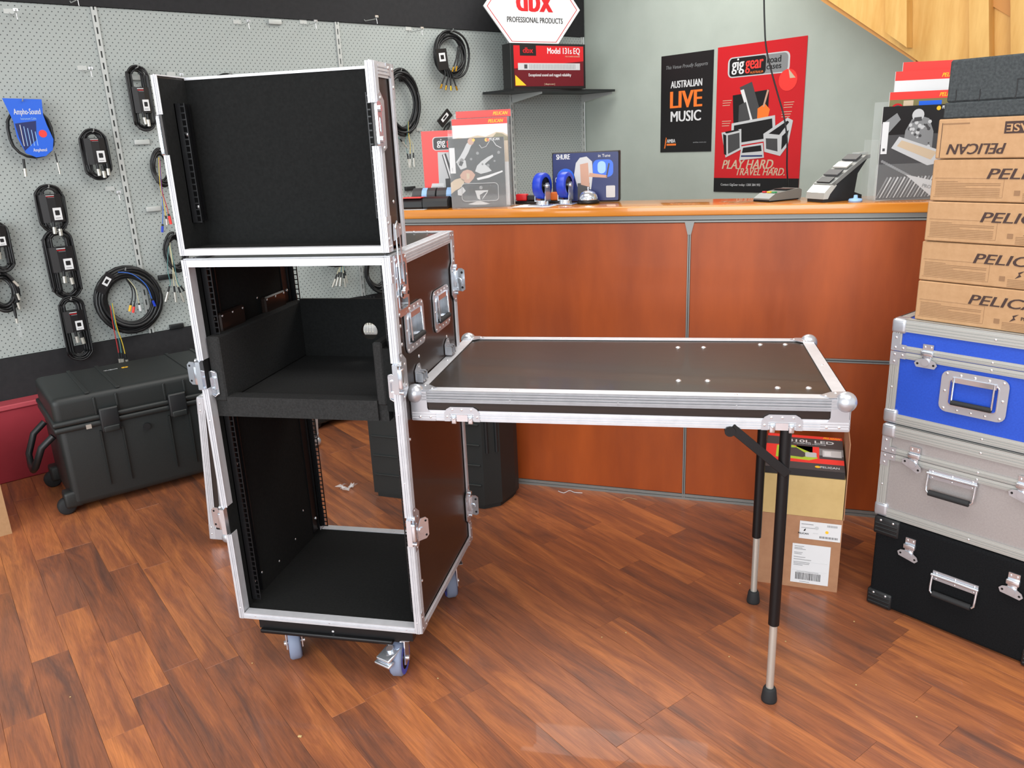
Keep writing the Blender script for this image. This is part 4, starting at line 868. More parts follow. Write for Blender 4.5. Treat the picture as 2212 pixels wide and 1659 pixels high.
for (a,b) in ((.13,.36),(.13,.5),(.84,.4),(.82,.46)):
    for k in range(3): m.box(X(a-.05),X(a+.06-.01*k),Y(b+k*.016),Y(b+k*.016+.004),0,.0003,beige)
m.build('print',t)
# hanging cable in front of the posters
pts=[]
for u,v,off in [(1645,-260,.35),(1650,-60,.35),(1652,60,.33),(1656,108,.32),(1668,160,.3),(1682,210,.28),(1693,250,.27),(1700,300,.26),(1700,360,.24),(1702,400,.22),(1703,430,.2)]:
    s,z=WB.at(u,v,off); pts.append(tuple(WB.w(s,-off,z)))
zt=2.859; pts[0]=(pts[0][0],pts[0][1],zt)
p=Vector(pts[0]); t=thing('hanging_cable','thin black cable hanging from the ceiling in front of the posters','cable',tuple(p)); m=MB(); m.M=Matrix.Translation(-p)
def smooth(pts,n=6):
    P=[Vector(q) for q in pts]; out=[]
    for i in range(len(P)-1):
        a,b,c,d=P[max(i-1,0)],P[i],P[i+1],P[min(i+2,len(P)-1)]
        for k in range(n):
            t_=k/n; out.append(.5*((2*b)+(c-a)*t_+(2*a-5*b+4*c-d)*t_*t_+(3*b-a-3*c+d)*t_**3))
    out.append(P[-1]); return out
low=Vector(pts[-1]); low.z=CT-.2
m.tube(smooth(pts+[tuple(low)]),.0042,cab,6); m.build('cord',t)
# ================================================================== CORNER SHELF, BOX AND SIGN
sh=thing('corner_shelf','thin black wall shelf in the room corner under the red box','shelf',M=WA.M)
zs=1.700
m=MB(); m.box(2.98,3.868,-.33,-.024,zs-.014,zs,blkp); m.build('board',sh)
for s in (3.22,3.855):
    m=MB(); m.prism([(0,0),(.29,0),(.29,-.012),(.02,-.05),(0,-.05)],0,.003,metg,basis((s,-.024,zs-.0145),(0,-1,0),(0,0,1),(1,0,0))); m.build('bracket',sh)
q=WA.w(3.012,-.272,0); BX=Frame(q,42)
w131=.55;h131=.262
eq=thing('equalizer_box','red and black boxed graphic equaliser standing on the corner shelf','box',(q.x,q.y,zs+.0005),BX.a)
m=MB(); m.rbox(0,w131,0,.10,0,h131,.002,black,seg=1); m.build('carton',eq)
m=MB(); m.M=front((0,-.0004,0)); w_,h_=w131,h131
m.box(X(.04) if False else w_*.04,w_*.97,h_*.06,h_*.95,0,.0003,dred); m.prism([(w_*.04,h_*.45),(w_*.97,h_*.62),(w_*.97,h_*.95),(w_*.04,h_*.95)],.0003,.0005,red)
m.box(w_*.12,w_*.33,h_*.73,h_*.95,.0005,.0008,black); m.text('dbx',.045,red,T(w_*.225,h_*.79,.0008),width=w_*.13,bold=.03); m.text('Model 131s EQ',.05,white,T(w_*.92,h_*.78,.0005),width=w_*.44,align='RIGHT',bold=.025); m.text('FULL 31-BAND EQUALIZER',.01,beige,T(w_*.92,h_*.71,.0005),width=w_*.2,align='RIGHT')
m.box(w_*.09,w_*.92,h_*.42,h_*.57,.0005,.0009,lgrey)
for i in range(31): m.box(w_*(.24+i*.0202),w_*(.247+i*.0202),h_*.44,h_*.55,.0009,.0012,grey)
m.box(w_*.17,w_*.21,h_*.45,h_*.54,.0009,.0012,dgrey)
m.text('Exceptional sound and rugged reliability',.024,white,T(w_*.51,h_*.28,.0005),width=w_*.57,bold=.01); m.prism([(w_*.05,h_*.08),(w_*.19,h_*.08),(w_*.05,h_*.31)],.0005,.0008,yellow); m.text('[ dbxpro.com ]',.014,beige,T(w_*.5,h_*.09,.0005),width=w_*.14); m.build('print',eq)
cx=.15
sg=thing('hexagonal_sign','white hexagonal dealer sign standing on the red equaliser box','sign',(q.x,q.y,zs+.0012+h131),BX.a)
hx=.345;cxs=.205
Pn=[(cxs-.172,0),(cxs+.172,0),(cxs+hx,.205),(cxs+.172,.41),(cxs-.172,.41),(cxs-hx,.205)]
m=MB(); m.prism(Pn,-.06,-.052,white,front((0,0,0))); m.build('board',sg)
m=MB(); m.M=front((0,.0518,0)); sh_=lambda k:[(cxs+(x-cxs)*k,.205+(y-.205)*k) for x,y in Pn]
m.ring(sh_(.935),sh_(.92),0,.0004,red); m.text('dbx',.21,red,T(cxs+.01,.185,0),width=.25,bold=.05); m.text('PROFESSIONAL PRODUCTS',.044,black,T(cxs+.012,.122,0),width=.4,bold=.02); m.build('print',sg)
# ================================================================== THINGS ON THE COUNTER
def onc(u,v,z=CT):
    d=ray(u,v); t=(z-CAM.z)/d.z; p=CAM+d*t; q=p-CF.o; return q.dot(CF.x),q.dot(CF.y)
def cthing(name,label,cat,s,d,rz=0,group=None,z=CT+.0005):
    p=CF.w(s,d,z); return thing(name,label,cat,(p.x,p.y,p.z),CF.a+math.radians(rz),group)
# left brochure holder and brochures
hd=cthing('brochure_holder','clear acrylic brochure holder at the left end of the counter','holder',-.228,.045,8)
m=MB(); m.box(0,.235,0,.002,.0,.285,clear); m.box(0,.002,.002,.12,0,.3,clear); m.box(.233,.235,.002,.12,0,.31,clear); m.box(0,.235,.0,.12,0,.003,clear); m.box(0,.235,.06,.062,.003,.34,clear); m.box(0,.235,.118,.12,.003,.36,clear)
m.ring(rrect(.15,.07,.015,cx=.118,cy=.06),rrect(.146,.066,.013,cx=.118,cy=.06),.0,.001,lgrey,front((0,-.0002,0))); m.build('acrylic_body',hd)
def brochure(label,name,s,d,rz,w_,h_,z,paint,group='brochures in the acrylic holders',cat='brochure'):
    t=cthing(name,label,cat,s,d,rz,group,z); m=MB(); m.box(0,w_,0,.004,0,h_,white); m.build('pages',t)
    m=MB(); m.M=front((0,-.0003,0)); paint(m,w_,h_); m.build('cover_print',t); return t
def pelred(m,w_,h_,under=dgrey):
    m.box(0,w_,0,h_,0,.0003,under); m.box(0,w_,h_*.93,h_,.0003,.0006,brightred); m.text('PELICAN',.018,yellow,T(w_*.95,h_*.948,.0006),width=w_*.27,align='RIGHT',bold=.03,shear=.3)
def landscape(m,w_,h_):
    m.box(0,w_,0,h_,0,.0003,white); m.box(0,w_,h_*.93,h_,.0003,.0006,brightred); m.text('PELICAN',.018,yellow,T(w_*.93,h_*.945,.0006),width=w_*.27,align='RIGHT',bold=.03,shear=.3)
    m.prism([(0,h_*.5),(0,h_*.78),(w_*.1,h_*.79),(w_*.25,h_*.78),(w_*.45,h_*.81),(w_*.6,h_*.79),(w_*.8,h_*.84),(w_*.92,h_*.83),(w_,h_*.8),(w_,h_*.5)],.0003,.0005,beige); m.prism([(w_*.7,h_*.76),(w_*.8,h_*.83),(w_*.9,h_*.82),(w_,h_*.78),(w_,h_*.74),(0,h_*.74),(0,h_*.75),(w_*.4,h_*.78)],.0005,.0007,olive)
def catfront(m,w_,h_):
    B=lambda pts,k,mm: m.prism([(a*w_,b*h_) for a,b in pts],.0003+k*.0002,.0005+k*.0002,mm)
    m.box(0,w_,0,h_,0,.0003,ink); m.box(0,w_,h_*.85,h_,.0003,.0005,black); m.box(0,w_,0,h_*.16,.0003,.0005,dgrey)
    B([(.12,.66),(.2,.74),(.27,.83),(.33,.92),(.42,.98),(.46,.95),(.4,.87),(.36,.8),(.28,.7),(.2,.62)],1,lgrey); m.prism(circ(.013,12,w_*.41,h_*.95),.0007,.0009,skin); m.prism(circ(.006,10,w_*.46,h_*.97),.0009,.001,yellow)
    B([(.14,.64),(.2,.55),(.31,.58),(.3,.68),(.22,.72)],1,lgrey); B([(.17,.62),(.22,.6),(.26,.66),(.2,.68)],2,black)
    B([(.18,.47),(.24,.53),(.32,.55),(.4,.53),(.46,.47),(.42,.41),(.34,.35),(.27,.36),(.2,.41)],1,skin); B([(.3,.5),(.36,.49),(.35,.42),(.3,.4)],2,beige)
    B([(.46,.52),(.5,.6),(.58,.66),(.7,.72),(.79,.75),(.8,.72),(.7,.66),(.64,.62),(.7,.58),(.76,.52),(.68,.5),(.56,.48)],1,lgrey); B([(.48,.42),(.7,.46),(.95,.52),(.96,.5),(.7,.42),(.5,.39)],2,white)
    B([(.0,.36),(.08,.41),(.18,.43),(.26,.4),(.24,.34),(.16,.28),(.08,.25),(0,.2)],1,beige); B([(.12,.25),(.22,.3),(.27,.24),(.18,.17),(.12,.18)],1,lgrey)
    m.tube([(w_*.56,h_*.9,.001),(w_*.6,h_*.85,.001),(w_*.68,h_*.87,.001),(w_*.75,h_*.95,.001)],.0016,lgrey,5); m.tube([(w_*.8,h_*.96,.001),(w_*.86,h_*.88,.001),(w_*.95,h_*.84,.001)],.002,lgrey,5)
    B([(.3,.3),(.5,.33),(.72,.32),(.82,.26),(.84,.18),(.7,.2),(.5,.22),(.34,.2)],0,black); B([(.44,.24),(.48,.12),(.53,.1),(.52,.17),(.6,.21),(.66,.22),(.58,.14),(.56,.1),(.66,.2),(.68,.24)],1,lgrey); B([(.3,.04),(.5,.09),(.7,.04),(.6,.03),(.4,.03)],1,lgrey)
    for a,b,r_ in ((.52,.78,.006),(.6,.62,.004),(.4,.7,.005),(.7,.6,.006),(.82,.66,.004),(.55,.28,.007),(.9,.78,.006)): m.prism(circ(r_,10,w_*a,h_*b),.0009,.0011,grey)
    m.text('PELICAN',.014,white,T(w_*.83,h_*.955,.0005),width=w_*.18,bold=.03); m.prism(circ(.007,10,w_*.69,h_*.965),.0005,.0008,yellow); m.prism(circ(.006,10,w_*.715,h_*.965),.0005,.0008,orange)
    m.box(w_*.01,w_*.11,h_*.5,h_*.87,.0012,.0016,white); m.box(w_*.05,w_*.055,h_*.53,h_*.58,.0016,.0018,dgrey)
brochure('dark photo catalogue in front of the left holder, white spine sticker','catalogue',-.229,.0485,8,.222,.262,CT+.004,catfront)
brochure('catalogue with red band and pale sky in the left holder','catalogue',-.229,.0985,8,.222,.335,CT+.004,landscape)
brochure('tallest red-banded grey catalogue at the back of the left holder','catalogue',-.232,.155,8,.222,.368,CT+.001,pelred)
def gigcover(m,w_,h_):
    m.box(0,w_,0,h_,0,.0003,brightred); m.prism(rrect(w_*.62,h_*.18,.014,cx=w_*.52,cy=h_*.83),.0003,.0005,lgrey); m.prism(rrect(w_*.58,h_*.16,.012,cx=w_*.52,cy=h_*.83),.0005,.0007,dgrey)
    m.text('gig',.04,white,T(w_*.38,h_*.805,.0007),width=w_*.16,bold=.03); m.text('gear',.04,brightred,T(w_*.6,h_*.805,.0007),width=w_*.22,bold=.03)
    m.prism([(w_*.28,h_*.1),(w_*.98,h_*.1),(w_*.98,h_*.7),(w_*.3,h_*.72)],.0003,.0005,lgrey); m.prism([(w_*.38,h_*.68),(w_*.46,h_*.7),(w_*.6,h_*.36),(w_*.5,h_*.34)],.0005,.0007,dgrey); m.prism([(w_*.4,h_*.68),(w_*.43,h_*.69),(w_*.55,h_*.36),(w_*.52,h_*.35)],.0007,.0009,white)
    m.prism([(w_*.1,h_*.2),(w_*.15,h_*.3),(w_*.38,h_*.3),(w_*.38,h_*.12),(w_*.16,h_*.05)],.0005,.0009,white); m.prism([(w_*.15,h_*.26),(w_*.36,h_*.26),(w_*.36,h_*.14),(w_*.17,h_*.1)],.0009,.0012,lgrey); m.prism([(w_*.42,h_*.36),(w_*.9,h_*.38),(w_*.9,h_*.2),(w_*.42,h_*.18)],.0005,.0008,dgrey)
    m.prism([(w_*.42,h_*.16),(w_*.8,h_*.17),(w_*.8,h_*.04),(w_*.42,h_*.03)],.0005,.0008,white); m.prism(circ(.012,12,w_*.7,h_*.5),.0007,.001,brightred)
brochure('red road case brochure leaning behind the strap packs','catalogue',-.41,.2,6,.22,.30,CT+.001,gigcover)
# right holder
hd=cthing('brochure_holder','clear acrylic brochure holder beside the carton stack','holder',1.318,.05,14)
m=MB(); m.box(0,.24,-.002,.0,.0,.12,clear); m.box(0,.002,.0,.13,0,.2,clear); m.box(.238,.24,.0,.13,0,.3,clear); m.box(0,.24,0,.13,0,.003,clear); m.box(0,.24,.06,.062,.003,.32,clear); m.build('acrylic_body',hd)
def soldier(m,w_,h_):
    m.box(0,w_,0,h_,0,.0002,dgrey); m.box(0,w_,h_*.7,h_,.0002,.0003,black)
    m.prism([(w_*.1,h_*.36),(w_*.5,h_*.3),(w_,h_*.1),(w_,h_*.42),(w_*.6,h_*.7),(w_*.3,h_*.6)],.0003,.0005,dgrey)
    m.prism([(w_*.32,h_*.52),(w_*.34,h_*.74),(w_*.42,h_*.86),(w_*.5,h_*.9),(w_*.66,h_*.86),(w_*.74,h_*.72),(w_*.74,h_*.5),(w_*.66,h_*.52),(w_*.5,h_*.56)],.0005,.0007,grey)
    m.prism(circ(w_*.085,16,w_*.5,h_*.9),.0007,.001,lgrey); m.prism([(w_*.44,h_*.83),(w_*.56,h_*.84),(w_*.55,h_*.88),(w_*.45,h_*.875)],.001,.0012,dgrey)
    for k in range(26):
        r_=random.Random(k); x=w_*r_.uniform(.36,.7); y=h_*r_.uniform(.56,.84); m.prism(circ(w_*r_.uniform(.012,.03),7,x,y),.0007,.0009+k*2e-6,lgrey if k%2 else dgrey)
    m.prism([(w_*.16,h_*.56),(w_*.26,h_*.68),(w_*.92,h_*.5),(w_*.86,h_*.38),(w_*.7,h_*.36)],.0009,.0012,lgrey); m.prism([(w_*.24,h_*.58),(w_*.3,h_*.64),(w_*.82,h_*.5),(w_*.74,h_*.42)],.0012,.0014,beige)
    m.prism([(0,h_*.82),(w_*.2,h_*.93),(w_*.26,h_*.86),(w_*.1,h_*.72),(w_*.05,h_*.6),(0,h_*.6)],.0005,.0007,grey)
    for k in range(22):
        r_=random.Random(50+k); x=w_*(.05+k*.032); y=h_*(.42-k*.013); m.prism(circ(w_*.022,6,x,y),.0007,.0009,grey)
    for k in range(16): m.prism([(w_*(k*.05),h_*.02),(w_*(k*.05+.012),h_*.02),(w_*(k*.05+.16),h_*.24),(w_*(k*.05+.14),h_*.25)],.0005,.0007,lgrey if k%2 else grey)
    m.prism([(w_*.4,h_*.27),(w_*.98,h_*.16),(w_*.98,h_*.05),(w_*.8,h_*.02)],.0009,.0011,lgrey); m.text('PROTECT',.016,grey,T(w_*.8,h_*.1,.0011)@R(-14,'Z'),width=w_*.3,bold=.02)
    m.text('PELICAN',.014,white,T(w_*.9,h_*.955,.0005),width=w_*.14,bold=.03); m.prism(circ(.007,10,w_*.78,h_*.963),.0005,.0008,yellow)
    m.box(w_*.01,w_*.1,h_*.5,h_*.84,.0012,.0016,white); m.box(w_*.035,w_*.07,h_*.53,h_*.56,.0016,.0018,dgrey)
def stickers(m,w_,h_):
    m.box(0,w_,0,h_,0,.0002,olive); m.box(0,w_,h_*.93,h_,.0003,.0006,brightred); m.text('PELICAN',.018,yellow,T(w_*.97,h_*.945,.0006),width=w_*.27,align='RIGHT',bold=.03,shear=.3)
    m.box(w_*.42,w_*.74,h_*.8,h_*.91,.0003,.0006,pblue); m.box(w_*.2,w_*.34,h_*.82,h_*.92,.0003,.0006,beige); m.ring(circ(.02,20,w_*.12,h_*.84),circ(.014,20,w_*.12,h_*.84),.0006,.0009,red); m.prism(circ(.014,20,w_*.12,h_*.84),.0006,.0008,dgrey); m.text('40',.02,white,T(w_*.12,h_*.83,.0008)); m.box(w_*.55,w_,h_*.78,h_*.8,.0006,.0009,yellow)
brochure('black and white photo catalogue at the front of the right holder','catalogue',1.325,.052,14,.226,.30,CT+.004,soldier)
brochure('colourful red-banded catalogue second in the right holder','catalogue',1.345,.085,14,.226,.345,CT+.004,stickers)
brochure('pale sky catalogue third in the right holder','catalogue',1.36,.118,14,.226,.41,CT+.004,landscape)
brochure('tallest red-banded catalogue at the back of the right holder','catalogue',1.385,.158,14,.24,.44,CT+.004,pelred)
# bell
s,d=onc(1271,436); t=cthing('service_bell','chrome service bell with black base beside the blue castors','bell',.30,.17)
m=MB(); m.lathe([(0,0),(.042,0),(.045,.006),(.04,.014),(.03,.016),(0,.016)],blk,n=28); m.build('base',t)
m=MB(); m.lathe([(.037,.014),(.038,.018),(.034,.032),(.026,.043),(.012,.049),(0,.05)],chrome,n=32); m.build('dome',t)
m=MB(); m.cyl((0,0,.048),(0,0,.058),.003,chrome,10); m.sph((0,0,.059),.0045,chrome,10,8); m.build('plunger',t)
# sample castors on the counter
def sample(label,s,d,rz):
    t=cthing('sample_castor',label,'castor',s,d,rz,'blue sample castors on the counter')
    r=.05;tk=.035;zc=.075
    m=MB(); m.rbox(-.045,.045,-.04,.04,0,.005,.002,chrome,seg=1); m.cyl((0,0,.005),(0,0,.018),.026,chrome,20); m.build('top_plate',t)
    m=MB()
    P=[(-.02,.016),(.022,.016),(.02,zc),(.01,zc+.012),(-.01,zc+.012),(-.016,zc)]
    for xs in (-tk/2-.007,tk/2+.004): m.prism(P,0,.003,chrome,basis((xs,0,0),(0,1,0),(0,0,1),(1,0,0)))
    m.box(-tk/2-.007,tk/2+.007,-.02,.02,.016,.02,chrome); m.cyl((-tk/2-.012,0,zc),(tk/2+.012,0,zc),.007,chrome,12); m.build('fork',t)
    m=MB(); m.M=T(0,0,zc)@R(90,'Y'); m.lathe([(r*.66,-tk/2),(r*.95,-tk/2),(r,-tk/2+.005),(r,tk/2-.005),(r*.95,tk/2),(r*.66,tk/2)],blue,n=36); m.lathe([(0,-tk/2+.004),(r*.66,-tk/2+.004)],blk,n=24); m.lathe([(0,tk/2-.004),(r*.66,tk/2-.004)],blk,n=24); m.build('wheel',t)
sample('blue castor standing on the counter, nearest the catalogues',.13,.11,-14)
sample('blue castor standing between the other castor and the bell',.215,.14,-10)
# strap packs
def strap(label,s,d,rz,red_=False,w_=.11,hh=.05,mm=blkp,lab=True):
    t=cthing('strap_pack',label,'strap',s,d,rz,'folded black strap packs on the counter')
    k=hh/.052; prof=[(.004,0),(.0,.01*k),(.0,.034*k),(.008,.045*k),(.024,.052*k),(.044,.052*k),(.06,.044*k),(.066,.03*k),(.066,.004),(.06,0)]
    P=basis((0,0,0),(0,1,0),(0,0,1),(1,0,0)); m=MB(); m.prism(prof,0,w_,mm,P); m.build('folded_strap',t)
    if lab:
        m=MB(); m.prism([(-.0008,.02*k),(-.0008,.034*k),(.0075,.0458*k),(.0235,.0528*k),(.024,.052*k),(.008,.045*k),(0,.034*k),(0,.02*k)],w_*.42,w_*.64,lblue,P); m.build('paper_band',t)
    if red_: m=MB(); m.box(w_*.05,w_*.98,-.002,.05,.0522*k,.0522*k+.003,brightred); m.build('red_card',t)
strap('grey strap pack with blue label in the back row, left one',-.44,.13,4,w_=.10,hh=.075,mm=dgrey)
strap('grey strap pack with blue label in the back row, right one',-.33,.13,6,w_=.10,hh=.075,mm=dgrey)
strap('red-topped black strap pack at the counter left end',-.445,.03,3,True,w_=.09,hh=.043,lab=False)
strap('plain black strap pack in front, left of the catalogues',-.35,.03,4,w_=.105,hh=.046,lab=False)
# handset-ish red and black tool behind castors
t=cthing('torch_holster','red and black padded tool lying behind the blue castors','tool',-.01,.19,-2)
m=MB(); m.rbox(0,.2,0,.035,.0,.012,.004,blk); m.build('base',t)
m=MB(); m.rbox(.002,.05,.002,.033,.0125,.04,.006,red); m.build('end_pad',t); m=MB(); m.rbox(.15,.198,.002,.033,.0125,.045,.006,orange); m.build('end_pad',t)
m=MB(); m.rbox(.05,.15,.004,.031,.0125,.034,.005,blkp); m.build('grip',t)
t=cthing('paper_sheet','loose white paper by the left catalogues on the counter','paper',.02,.04,-6)
m=MB(); m.box(0,.16,0,.1,0,.0006,white); m.box(.02,.1,.02,.11,.0006,.0012,white,R(6,'Z')); m.build('sheets',t)
t=cthing('paper_sheet','white sheet under the strap packs at the counter corner','paper',-.449,-.01,4)
m=MB(); m.box(0,.12,0,.035,0,.0004,white); m.build('sheets',t)
# boxed microphone system at the back edge
t=cthing('microphone_box','blue boxed microphone system with singer picture at the counter back','box',.14,.228,4)
w_,h_=.27,.196
m=MB(); m.rbox(0,w_,0,.05,0,h_,.006,black,seg=2); m.build('carton',t)
m=MB(); m.M=front((0,-.0004,0)); m.prism(rrect(w_*.97,h_*.95,.006,cx=w_/2,cy=h_/2),0,.0002,dblue); m.prism(circ(.035,18,w_*.2,h_*.5),.0002,.0004,pblue); m.prism(rrect(w_*.3,h_*.34,.02,cx=w_*.76,cy=h_*.66),.0002,.0004,pblue); m.prism(rrect(w_*.12,h_*.24,.015,cx=w_*.74,cy=h_*.68),.0004,.0006,lblue)
m.prism([(w_*.38,h_*.3),(w_*.33,h_*.55),(w_*.36,h_*.78),(w_*.42,h_*.88),(w_*.52,h_*.9),(w_*.6,h_*.8),(w_*.61,h_*.55),(w_*.58,h_*.25)],.0004,.0007,lgrey); m.prism([(w_*.43,h_*.35),(w_*.42,h_*.75),(w_*.54,h_*.78),(w_*.56,h_*.3)],.0007,.0009,skin); m.prism([(w_*.55,h_*.5),(w_*.82,h_*.47),(w_*.82,h_*.52),(w_*.56,h_*.58)],.0007,.0009,skin); m.prism([(w_*.38,h_*.04),(w_*.38,h_*.38),(w_*.56,h_*.38),(w_*.56,h_*.04)],.0006,.0008,dgrey); m.prism([(w_*.8,h_*.48),(w_*.82,h_*.48),(w_*.86,h_*.75),(w_*.84,h_*.76)],.0007,.0009,dgrey)
m.text('SHURE',.028,white,T(w_*.07,h_*.86,.0004),width=w_*.2,align='LEFT',bold=.03); m.text('in Tune',.016,white,T(w_*.78,h_*.88,.0006)); m.prism(rrect(.036,.046,.004,cx=w_*.87,cy=h_*.2),.0004,.0007,lgrey); m.text('CVL',.03,white,T(w_*.09,h_*.4,.0004),width=w_*.09); m.build('print',t)
# payment terminal
t=cthing('payment_terminal','small silver payment terminal with coloured keys on the counter','terminal',.925,.13,-42)
m=MB(); m.prism([(0,0),(.16,0),(.165,.012),(.165,.034),(.15,.04),(.03,.028),(.0,.012)],0,.074,seamg,basis((0,0,0),(0,1,0),(0,0,1),(1,0,0))); m.build('body',t)
m=MB(); m.box(.006,.068,.09,.14,.036,.0395,black); m.build('display',t)
for x,mm in ((.008,red),(.03,yellow),(.052,green)): m=MB(); m.rbox(x,x+.016,.032,.046,.029,.034,.001,mm,seg=1); m.build('key',t)
m=MB(); m.box(.0,.074,-.0008,.001,.003,.007,black); m.box(-.001,.075,.0,.15,0,.004,blk); m.build('card_slot',t)
# card printer / dock
t=cthing('card_imprinter','tilted silver and black card machine left of the right holder','terminal',1.105,.09,-50); t.scale=(.86,.86,.9)
SB_=basis((0,0,0),(0,1,0),(0,0,1),(1,0,0))
m=MB(); m.prism([(0,0),(.2,0),(.2,.018),(.16,.03),(.17,.10),(.215,.155),(.2,.16),(.04,.062),(0,.03)],.006,.094,blkp,SB_); m.build('base',t)
m=MB(); m.prism([(-.004,.012),(.0,.036),(.04,.07),(.05,.075),(.06,.06),(.03,.03),(.02,.012)],0,.1,silver,SB_); m.build('front_shell',t)
m=MB(); m.prism([(.03,.066),(.2,.166),(.222,.168),(.222,.155),(.2,.15),(.05,.06)],.0,.1,seamg,SB_); m.build('sloping_rail',t)
for k in range(3): m=MB(); m.prism([(.07+.045*k,.094+.0265*k),(.1+.045*k,.1117+.0265*k),(.1+.045*k,.118+.0265*k),(.07+.045*k,.1+.0265*k)],.012,.088,dgrey if k!=1 else silver,SB_); m.build('roller_plate',t)
m=MB(); m.prism([(.0335,.0705),(.062,.0885),(.062,.092),(.0335,.074)],.014,.086,black,SB_); m.build('window',t)
m=MB(); m.box(.03,.07,.195,.24,.166,.176,metg); m.build('clip',t)
t=cthing('clear_stopper','small clear plastic stopper beside the card machine','stopper',1.262,.045)
m=MB(); m.lathe([(0,0),(.022,0),(.023,.006),(.02,.01),(.007,.012),(.006,.022),(.0,.023)],lblue,n=20); m.build('plug',t)
# ================================================================== CABLES ON THE PEGBOARD
def stad(w_,h_,n=10):
    r=w_/2; pts=[]
    for i in range(n+1): a=PI*i/n; pts.append((r*math.cos(a),h_/2-r+r*math.sin(a)))
    for i in range(n+1): a=PI+PI*i/n; pts.append((r*math.cos(a),-h_/2+r+r*math.sin(a)))
    return pts
def wthing(name,label,s,z,off,group='cables hanging on the pegboard',cat='cable'):
    p=WA.w(s,-off,z); return thing(name,label,cat,(p.x,p.y,p.z),WA.a,group)
def plug(m,x,y,z,l=.05,r=.008,mm=silver,ang=0,boot=.03):
    A=T(x,y,z)@R(ang,'Y'); m.cyl((0,0,0),(0,0,-boot),r*.75,blkp,10,M=A); m.cyl((0,0,-boot),(0,0,-boot-l),r,mm,12,M=A)
def pack(label,top_,bot,wpx,sleeve=(.3,.72),loops=9,plugs=2,skew=0,cr=.0045,sticker=True,fullness=1):
    """a cable folded into a long bundle with a printed card sleeve"""
    off=.07
    s0,z1=WA.at(*top_,off); s1,z0=WA.at(*bot,off); sa,_=WA.at(top_[0]-wpx/2,(top_[1]+bot[1])/2,off); sb,_=WA.at(top_[0]+wpx/2,(top_[1]+bot[1])/2,off)
    w_=abs(sb-sa); h_=z1-z0; t=wthing('packed_cable',label,s0,(z0+z1)/2,off); rr=random.Random(int(top_[0]*7+top_[1]))
    m=MB()
    for k in range(loops):
        f=1-.62*k/loops*fullness; ww=max(w_*f,.02); hh=h_*(1-.16*k/loops-rr.uniform(0,.03)); yo=rr.uniform(-.016,.016)
        pts=[(x+rr.uniform(-.002,.002)+rr.uniform(-.3,.3)*.004,yo+rr.uniform(-.003,.003),y) for x,y in stad(ww,hh,8)]
        m.tube(smooth(pts+[pts[0]],2)[:-1],cr,cab,6,closed=True)
    m.build('cable_bundle',t)
    m=MB(); a=h_/2-h_*sleeve[0]; b=h_/2-h_*sleeve[1]; hw=w_*.48
    arc=[(-hw,.0),(-hw*.8,-.018),(-hw*.3,-.024),(hw*.3,-.024),(hw*.8,-.018),(hw,0),(hw*.8,.018),(-hw*.8,.018)]
    m.prism(arc,b,a,black); c=m.build('card_sleeve',t)
    m=MB(); m.M=front((0,-.0245,0)); m.box(-hw*.32,hw*.3,a-h_*.028,a-h_*.018,0,.0006,white); m.box(-hw*.3,hw*.28,a-h_*.05,a-h_*.04,0,.0006,red); m.box(-hw*.2,hw*.3,a-h_*.066,a-h_*.06,0,.0006,grey)
    if sticker:
        sh=(a-b)*.45; m.box(0,hw*.62,b+sh*.18,b+sh*1.15,.0,.0008,white); m.prism(rrect(hw*.34,sh*.4,.003,cx=hw*.3,cy=b+sh*.75),.0008,.001,black); m.box(hw*.1,hw*.5,b+sh*.3,b+sh*.36,.0008,.001,grey)
    m.build('sleeve_print',c)
    m=MB()
    for i in range(plugs): plug(m,(-.4+.5*i)*hw*.8+hw*.2,-.02,b+.004 if i%2==0 else b-.006,l=.03,r=.0085,ang=rr.uniform(-6,6),boot=.024)
    m.build('plug',t) if plugs else None
    m=MB(); m.tube([(0,off-.012,h_/2-.012),(0,0,h_/2-.014),(0,-.045,h_/2-.012),(0,-.052,h_/2-.0)],.0022,metg,6); m.build('peg_hook',t)
    return t
pack('black microphone cable pack hanging right of the slotted rail',(291,141),(312,284),46,(.33,.72))
pack('thick black cable pack left of the slotted rail, level with the lid case',(196,279),(207,388),58,(.18,.7),plugs=3)
pack('upper of three chained black cable packs',(100,399),(115,503),62,(.2,.78))
pack('middle of three chained black cable packs',(120,494),(136,648),66,(.25,.6))
pack('lowest of three chained black cable packs over the dark skirting',(148,640),(166,778),56,(.22,.55))
pack('black cable pack cut by the left frame edge',(-14,480),(-4,588),52,(.1,.5),plugs=1)
# blue blister pack
off=.09; s0,z1=WA.at(50,212,off); s1,z0=WA.at(82,340,off); sa,_=WA.at(0,220,off); sb,_=WA.at(93,214,off); sw=(sb-sa)
t=wthing('blister_pack','blue curved instrument cable pack near the top left',(sa+sb)/2,z0,off); h_=z1-z0; hw=sw/2
pl=[(-hw,h_),(-hw*.72,h_*.62),(-hw*.7,h_*.35),(-hw*.45,h_*.08),(0,0),(hw*.45,.004),(hw*.85,h_*.12),(hw*.98,h_*.3),(hw*.8,h_*.55),(hw*.72,h_*.72),(hw*.8,h_*.98)]
pl=[(x+.01,y) for x,y in pl]
m=MB(); m.prism(pl,0,.003,pblue,front((0,0,0))); m.build('printed_card',t)
m=MB(); m.M=front((0,-.0032,0)); m.prism([(-hw*.55,h_*.58),(hw*.45,h_*.62),(hw*.3,h_*.3),(-hw*.35,h_*.12),(-hw*.5,h_*.35)],0,.0003,dblue); m.text('Ampho-Sound',.034,white,T(.01,h_*.73,0),width=sw*.62,bold=.01); m.text('Instrument Cable',.014,lblue,T(.01,h_*.64,0),width=sw*.36); m.text('Amphenol',.02,white,T(.03,h_*.1,0),width=sw*.32,bold=.01)
